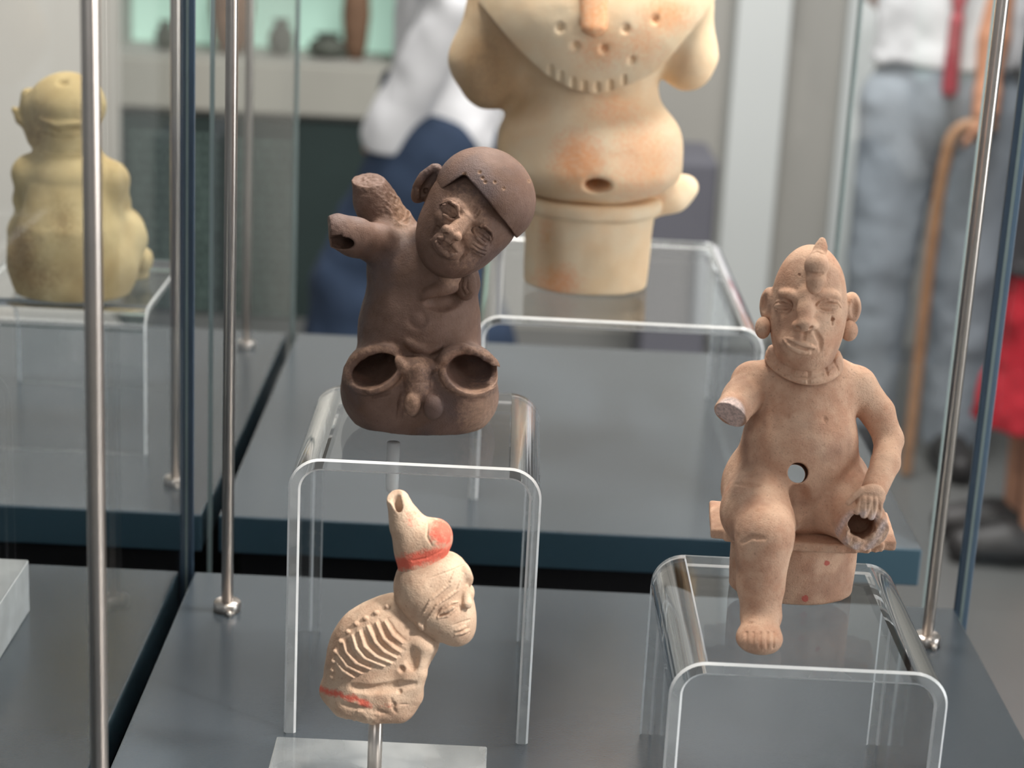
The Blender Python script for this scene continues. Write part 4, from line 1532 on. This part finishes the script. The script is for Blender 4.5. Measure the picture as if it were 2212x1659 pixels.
class Man:
    """a visitor sculpted in metres around (x, y) on the floor; facing = degrees, 0 looks at +x, 90 away from the viewer"""

    def __init__(s, x, y, facing, label, H=1.70, name='person'):
        s.x, s.y, s.H = x, y, H
        a = math.radians(facing)
        s.f = np.array([math.cos(a), math.sin(a), 0])
        s.l = np.array([-math.sin(a), math.cos(a), 0])
        s.root = thing(name, label, 'person', (x, y, FLOOR))

    def p(s, fwd, left, z):
        return (np.array([s.x, s.y, FLOOR + z]) + s.f * fwd + s.l * left) * 1000

    def vol(s, z0, z1, r, h):
        V = Clay.__new__(Clay)
        V.Y0 = s.y
        V.h = h
        V.s = 1.0
        V.lo = np.array([s.x * 1000 - r, s.y * 1000 - r, (FLOOR + z0) * 1000])
        V.n = np.ceil(np.array([2 * r, 2 * r, (z1 - z0) * 1000]) / h).astype(int)
        V.ax = [(V.lo[i] + h * np.arange(V.n[i])).astype(np.float32) for i in range(3)]
        V.D = np.full(tuple(V.n), 400.0, np.float32)
        return V

    def chain(s, V, pts, k=20, mode='add'):
        """pts (fwd, left, z, radius m)"""
        Ps = [s.p(*q[:3]) for q in pts]
        for A, B, a, b in zip(Ps, Ps[1:], pts, pts[1:]):
            V.seg(A, B + 0.01, a[3] * 1000, b[3] * 1000, k, mode)

    def add(s, name, V, mat, label=None):
        o = link(name, V.mesh(name), mat, s.root)
        if label:
            o['label'] = label
        return o

    def body(s, hands, arms, facepitch=0.0):
        """head with a face, neck, forearms and five-fingered hands as one skin surface"""
        H = s.H
        V = s.vol(0.35, H + 0.06, 480, 6.0)
        c = (0.03, 0, H - 0.12)
        s.chain(V, [(0.0, 0, H - .10, .088), (0.035, 0, H - .115, .082)], 30)
        s.chain(V, [(0.045, 0, H - .16, .062), (0.055, 0, H - .20, .045)], 30)
        s.chain(V, [(0.10, 0, H - .125, .010), (0.122, 0, H - .155, .015)], 10)
        for q in (-1, 1):
            s.chain(V, [(0.095, q * .033, H - .118, .013), (0.098, q * .034, H - .118, .012)], 4, 'cut')
            s.chain(V, [(0.088, q * .033, H - .118, .012), (0.09, q * .033, H - .118, .012)], 2)
            s.chain(V, [(0.0, q * .085, H - .11, .014), (-.005, q * .09, H - .15, .012)], 6)
        s.chain(V, [(0.10, -.022, H - .192, .006), (0.104, 0, H - .192, .007), (0.10, .022, H - .192, .006)], 3, 'cut')
        s.chain(V, [(0.0, 0, H - .20, .055), (-.015, 0, H - .30, .062), (-.015, 0, H - .36, .07)], 20)
        for (elbow, wrist, q) in arms:
            s.chain(V, [elbow + (.042,), tuple((a + b) / 2 for a, b in zip(elbow, wrist)) + (.039,), wrist + (.026,)], 8)
            w_ = np.array(wrist)
            d = w_ - np.array(elbow)
            d = d / np.linalg.norm(d)
            palm = w_ + d * .07
            s.chain(V, [tuple(w_) + (.026,), tuple(w_ + d * .03) + (.030,), tuple(palm) + (.030,)], 8)
            side = np.cross(d, [0, 1, 0]); side = side / (np.linalg.norm(side) + 1e-9)
            curl = np.array([0.0, -q, 0.0])
            for i, (o_, L) in enumerate(((-.03, .066), (-.010, .078), (.010, .072), (.03, .055))):
                a0 = palm + side * o_
                a1 = a0 + d * L * .55 + curl * L * .1
                a2 = a1 + d * L * .4 + curl * L * .42
                s.chain(V, [tuple(a0) + (.0105,), tuple(a1) + (.0095,), tuple(a2) + (.008,)], 2)
            t0 = w_ + d * .02 + side * -.028
            s.chain(V, [tuple(t0) + (.013,), tuple(t0 + d * .035 - side * .025) + (.012,), tuple(t0 + d * .065 - side * .022 + curl * .01) + (.010,)], 3)
        V.lo = V.lo
        return s.add('body', V, M_SKIN)

    def hair(s, long=False):
        H = s.H
        V = s.vol(H - .5, H + .08, 260, 5.0)
        s.chain(V, [(-.015, 0, H - .085, .098), (-.02, 0, H - .12, .094)], 20)
        if long:
            s.chain(V, [(-.05, 0, H - .12, .085), (-.07, 0, H - .36, .06)], 30)
        s.chain(V, [(0.115, 0, H - .17, .095), (0.12, 0, H - .19, .09)], 8, 'cut')
        return s.add('hair', V, M_HAIR)

    def shoes(s, feet):
        for (fw, lf, tf) in feet:
            V = s.vol(-.03, .16, 480, 6.0)
            s.chain(V, [(fw - .06, lf, .045, .045), (fw + .04, lf, .045, .044), (fw + .13 , lf + tf, .035, .036)], 14)
            V.floorclip(FLOOR * 1000 + .5)
            s.add('shoe', V, M_SHOE)


def fold(V, amp, sc):
    V.wobble(amp, sc)


# --- visitor in a white shirt and navy jeans, turned half away, walking to the left
PY = 4.05
px = float(onY(945, 330, PY)[0])
m = Man(px, PY, 168, 'person in a loose white shirt and navy jeans walking left behind the cream figure')
m.body(None, [((-.07, .20, 1.08), (.045, .15, .85), 1), ((-.02, -.24, 1.10), (.04, -.22, .88), -1)])
m.hair()
V = m.vol(.66, 1.50, 420, 8.0)
m.chain(V, [(-.01, 0, 1.40, .085), (0, 0, 1.22, .105), (-.01, 0, 1.02, .098), (-.01, 0, .86, .105), (-.01, 0, .78, .112)], 40)
m.chain(V, [(-.01, -.14, 1.37, .07), (-.01, .14, 1.37, .07)], 40)
m.chain(V, [(-.03, -.07, 1.15, .075), (-.03, -.06, .84, .088)], 40)
m.chain(V, [(-.03, .07, 1.15, .075), (-.03, .06, .80, .088)], 40)
m.chain(V, [(-.01, .17, 1.36, .064), (-.07, .20, 1.08, .054), (.068, .146, .795, .056)], 12)
m.chain(V, [(-.01, -.18, 1.36, .064), (-.02, -.24, 1.10, .052), (.04, -.22, .88, .046)], 12)
V.D = np.maximum(V.D, ((FLOOR + .765) * 1000 - V.ax[2])[None, None, :])
fold(V, 16, 85)
m.add('shirt', V, M_SHIRT, 'loose white shirt')
V = m.vol(.05, .92, 460, 8.0)
m.chain(V, [(0, 0, .86, .125), (0, 0, .78, .13)], 30)
m.chain(V, [(0.0, .085, .78, .105), (.15, .09, .47, .088), (.20, .09, .10, .075)], 20)
m.chain(V, [(0.0, -.085, .78, .105), (-.04, -.09, .45, .082), (-.16, -.09, .12, .07)], 20)
fold(V, 14, 70)
m.add('trousers', V, M_DENIM, 'navy jeans')
m.shoes([(.22, .09, 0), (-.14, -.09, 0)])

# --- visitor with a cane on the right
PY = 4.45
px = float(onY(2028, 300, PY)[0])
m = Man(px, PY, 262, 'person in white shirt, red lanyard and pale grey trousers leaning on a cane', 1.72)
hx_, hy_, hz2 = onY(2128, 262, PY - .16)
rel = np.array([hx_ - px, hy_ - PY, 0])
hand = (float(rel @ m.f), float(rel @ m.l), float(hz2 - FLOOR))
el = (hand[0] * .45, hand[1] + .0, 1.10)
d_ = np.array(hand) - np.array(el)
wr = tuple(np.array(hand) - d_ / np.linalg.norm(d_) * .09)
m.body(None, [(el, wr, 1), ((-.13, -.20 if hand[1] > 0 else .20, 1.12), (-.17, -.06 if hand[1] > 0 else .06, 1.00), -1)])
m.hair()
V = m.vol(.7, 1.50, 420, 8.0)
m.chain(V, [(-.01, 0, 1.40, .085), (0, 0, 1.22, .125), (0, 0, 1.02, .115), (0, 0, .90, .125)], 40)
m.chain(V, [(-.01, -.14, 1.37, .07), (-.01, .14, 1.37, .07)], 40)
m.chain(V, [(0, -.08, 1.15, .085), (0, -.08, .95, .09)], 40)
m.chain(V, [(0, .08, 1.15, .085), (0, .08, .95, .09)], 40)
sgn = 1 if hand[1] > 0 else -1
m.chain(V, [(-.01, sgn * .18, 1.36, .064), (el[0] * .6, (sgn * .18 + el[1]) / 2, 1.22, .06)], 16)
m.chain(V, [(-.01, -sgn * .17, 1.36, .062), (-.12, -sgn * .195, 1.13, .054)], 16)
V.D = np.maximum(V.D, ((FLOOR + .94) * 1000 - V.ax[2])[None, None, :])
fold(V, 12, 80)
m.add('shirt', V, M_SHIRT, 'white shirt')
V = m.vol(.05, 1.0, 400, 8.0)
m.chain(V, [(0, 0, .97, .12), (0, 0, .84, .125)], 30)
m.chain(V, [(0.0, .085, .84, .10), (.02, .10, .47, .078), (.0, .10, .07, .066)], 16)
m.chain(V, [(0.0, -.085, .84, .10), (.02, -.10, .47, .078), (.0, -.10, .07, .066)], 16)
fold(V, 12, 70)
m.add('trousers', V, M_GREYT, 'pale grey trousers')
m.shoes([(.03, .10, .02), (.03, -.10, -.02)])
# lanyard: two straps and a badge strip on the chest
V = m.vol(.80, 1.45, 300, 5.0)
for q in (-1, 1):
    m.chain(V, [(.10, q * .055, 1.40, .009), (.145, q * .03, 1.22, .009), (.15, 0, 1.05, .009)], 2)
m.chain(V, [(.152, 0, 1.05, .016), (.155, 0, .90, .018)], 2)
m.add('lanyard', V, M_PINK, 'red lanyard')
# the cane
top = onY(2128, 262, PY - .16)
foot = onZ(1966, 945, FLOOR)
foot = np.array([onY(1966, 945, PY - .16)[0], PY - .16, FLOOR])
sh = onY(2044, 345, PY - .16)
ct = bpy.data.curves.new('cane', 'CURVE')
ct.dimensions = '3D'
ct.bevel_depth = 0.014
ct.bevel_resolution = 4
sp = ct.splines.new('BEZIER')
P_ = [foot + np.array([0, 0, 0.014]), sh, onY(2066, 285, PY - .16), onY(2100, 268, PY - .16), onY(2150, 272, PY - .16)]
sp.bezier_points.add(len(P_) - 1)
for b_, q in zip(sp.bezier_points, P_):
    b_.co = Vector([float(t) for t in q])
    b_.handle_left_type = b_.handle_right_type = 'AUTO'
tmp = bpy.data.objects.new('tmp', ct)
COL.objects.link(tmp)
bpy.context.view_layer.update()
me = bpy.data.meshes.new_from_object(tmp.evaluated_get(bpy.context.evaluated_depsgraph_get()))
bpy.data.objects.remove(tmp)
me.shade_smooth()
tag(link('walking_cane', me, M_WOOD, None, foot), 'brown wooden cane with a curved handle held by the person in pale trousers', 'cane')

# --- visitor in red at the right edge
PY = 3.85
px = float(onY(2292, 600, PY)[0])
m = Man(px, PY, 180, 'person in a charcoal coat over a long red skirt, cut by the right edge', 1.62)
m.body(None, [((-.03, .23, 1.04), (-.05, .21, .84), 1), ((-.03, -.23, 1.04), (-.05, -.21, .84), -1)])
m.hair(True)
V = m.vol(.5, 1.45, 400, 8.0)
m.chain(V, [(-.01, 0, 1.33, .08), (0, 0, 1.18, .10), (0, 0, .98, .10), (0, 0, .60, .125)], 40)
m.chain(V, [(-.01, -.13, 1.30, .06), (-.01, .13, 1.30, .06)], 40)
for q in (-1, 1):
    m.chain(V, [(-.01, q * .16, 1.28, .055), (-.03, q * .228, 1.05, .048), (-.05, q * .212, .83, .046)], 12)
V.D = np.maximum(V.D, ((FLOOR + .60) * 1000 - V.ax[2])[None, None, :])
fold(V, 12, 80)
m.add('coat', V, M_DKCLO, 'charcoal coat')
V = m.vol(.2, .98, 400, 8.0)
m.chain(V, [(0, 0, .90, .07), (0, 0, .62, .105), (0, 0, .22, .15)], 20)
V.D = np.maximum(V.D, ((FLOOR + .28) * 1000 - V.ax[2])[None, None, :])
fold(V, 18, 60)
m.add('skirt', V, M_RED, 'long red skirt')
V = m.vol(.03, .40, 300, 6.0)
for q in (-1, 1):
    m.chain(V, [(0, q * .07, .36, .045), (0, q * .07, .06, .036)], 6)
m.add('leg', V, M_SKIN)
m.shoes([(.02, .07, 0), (.02, -.07, 0)])
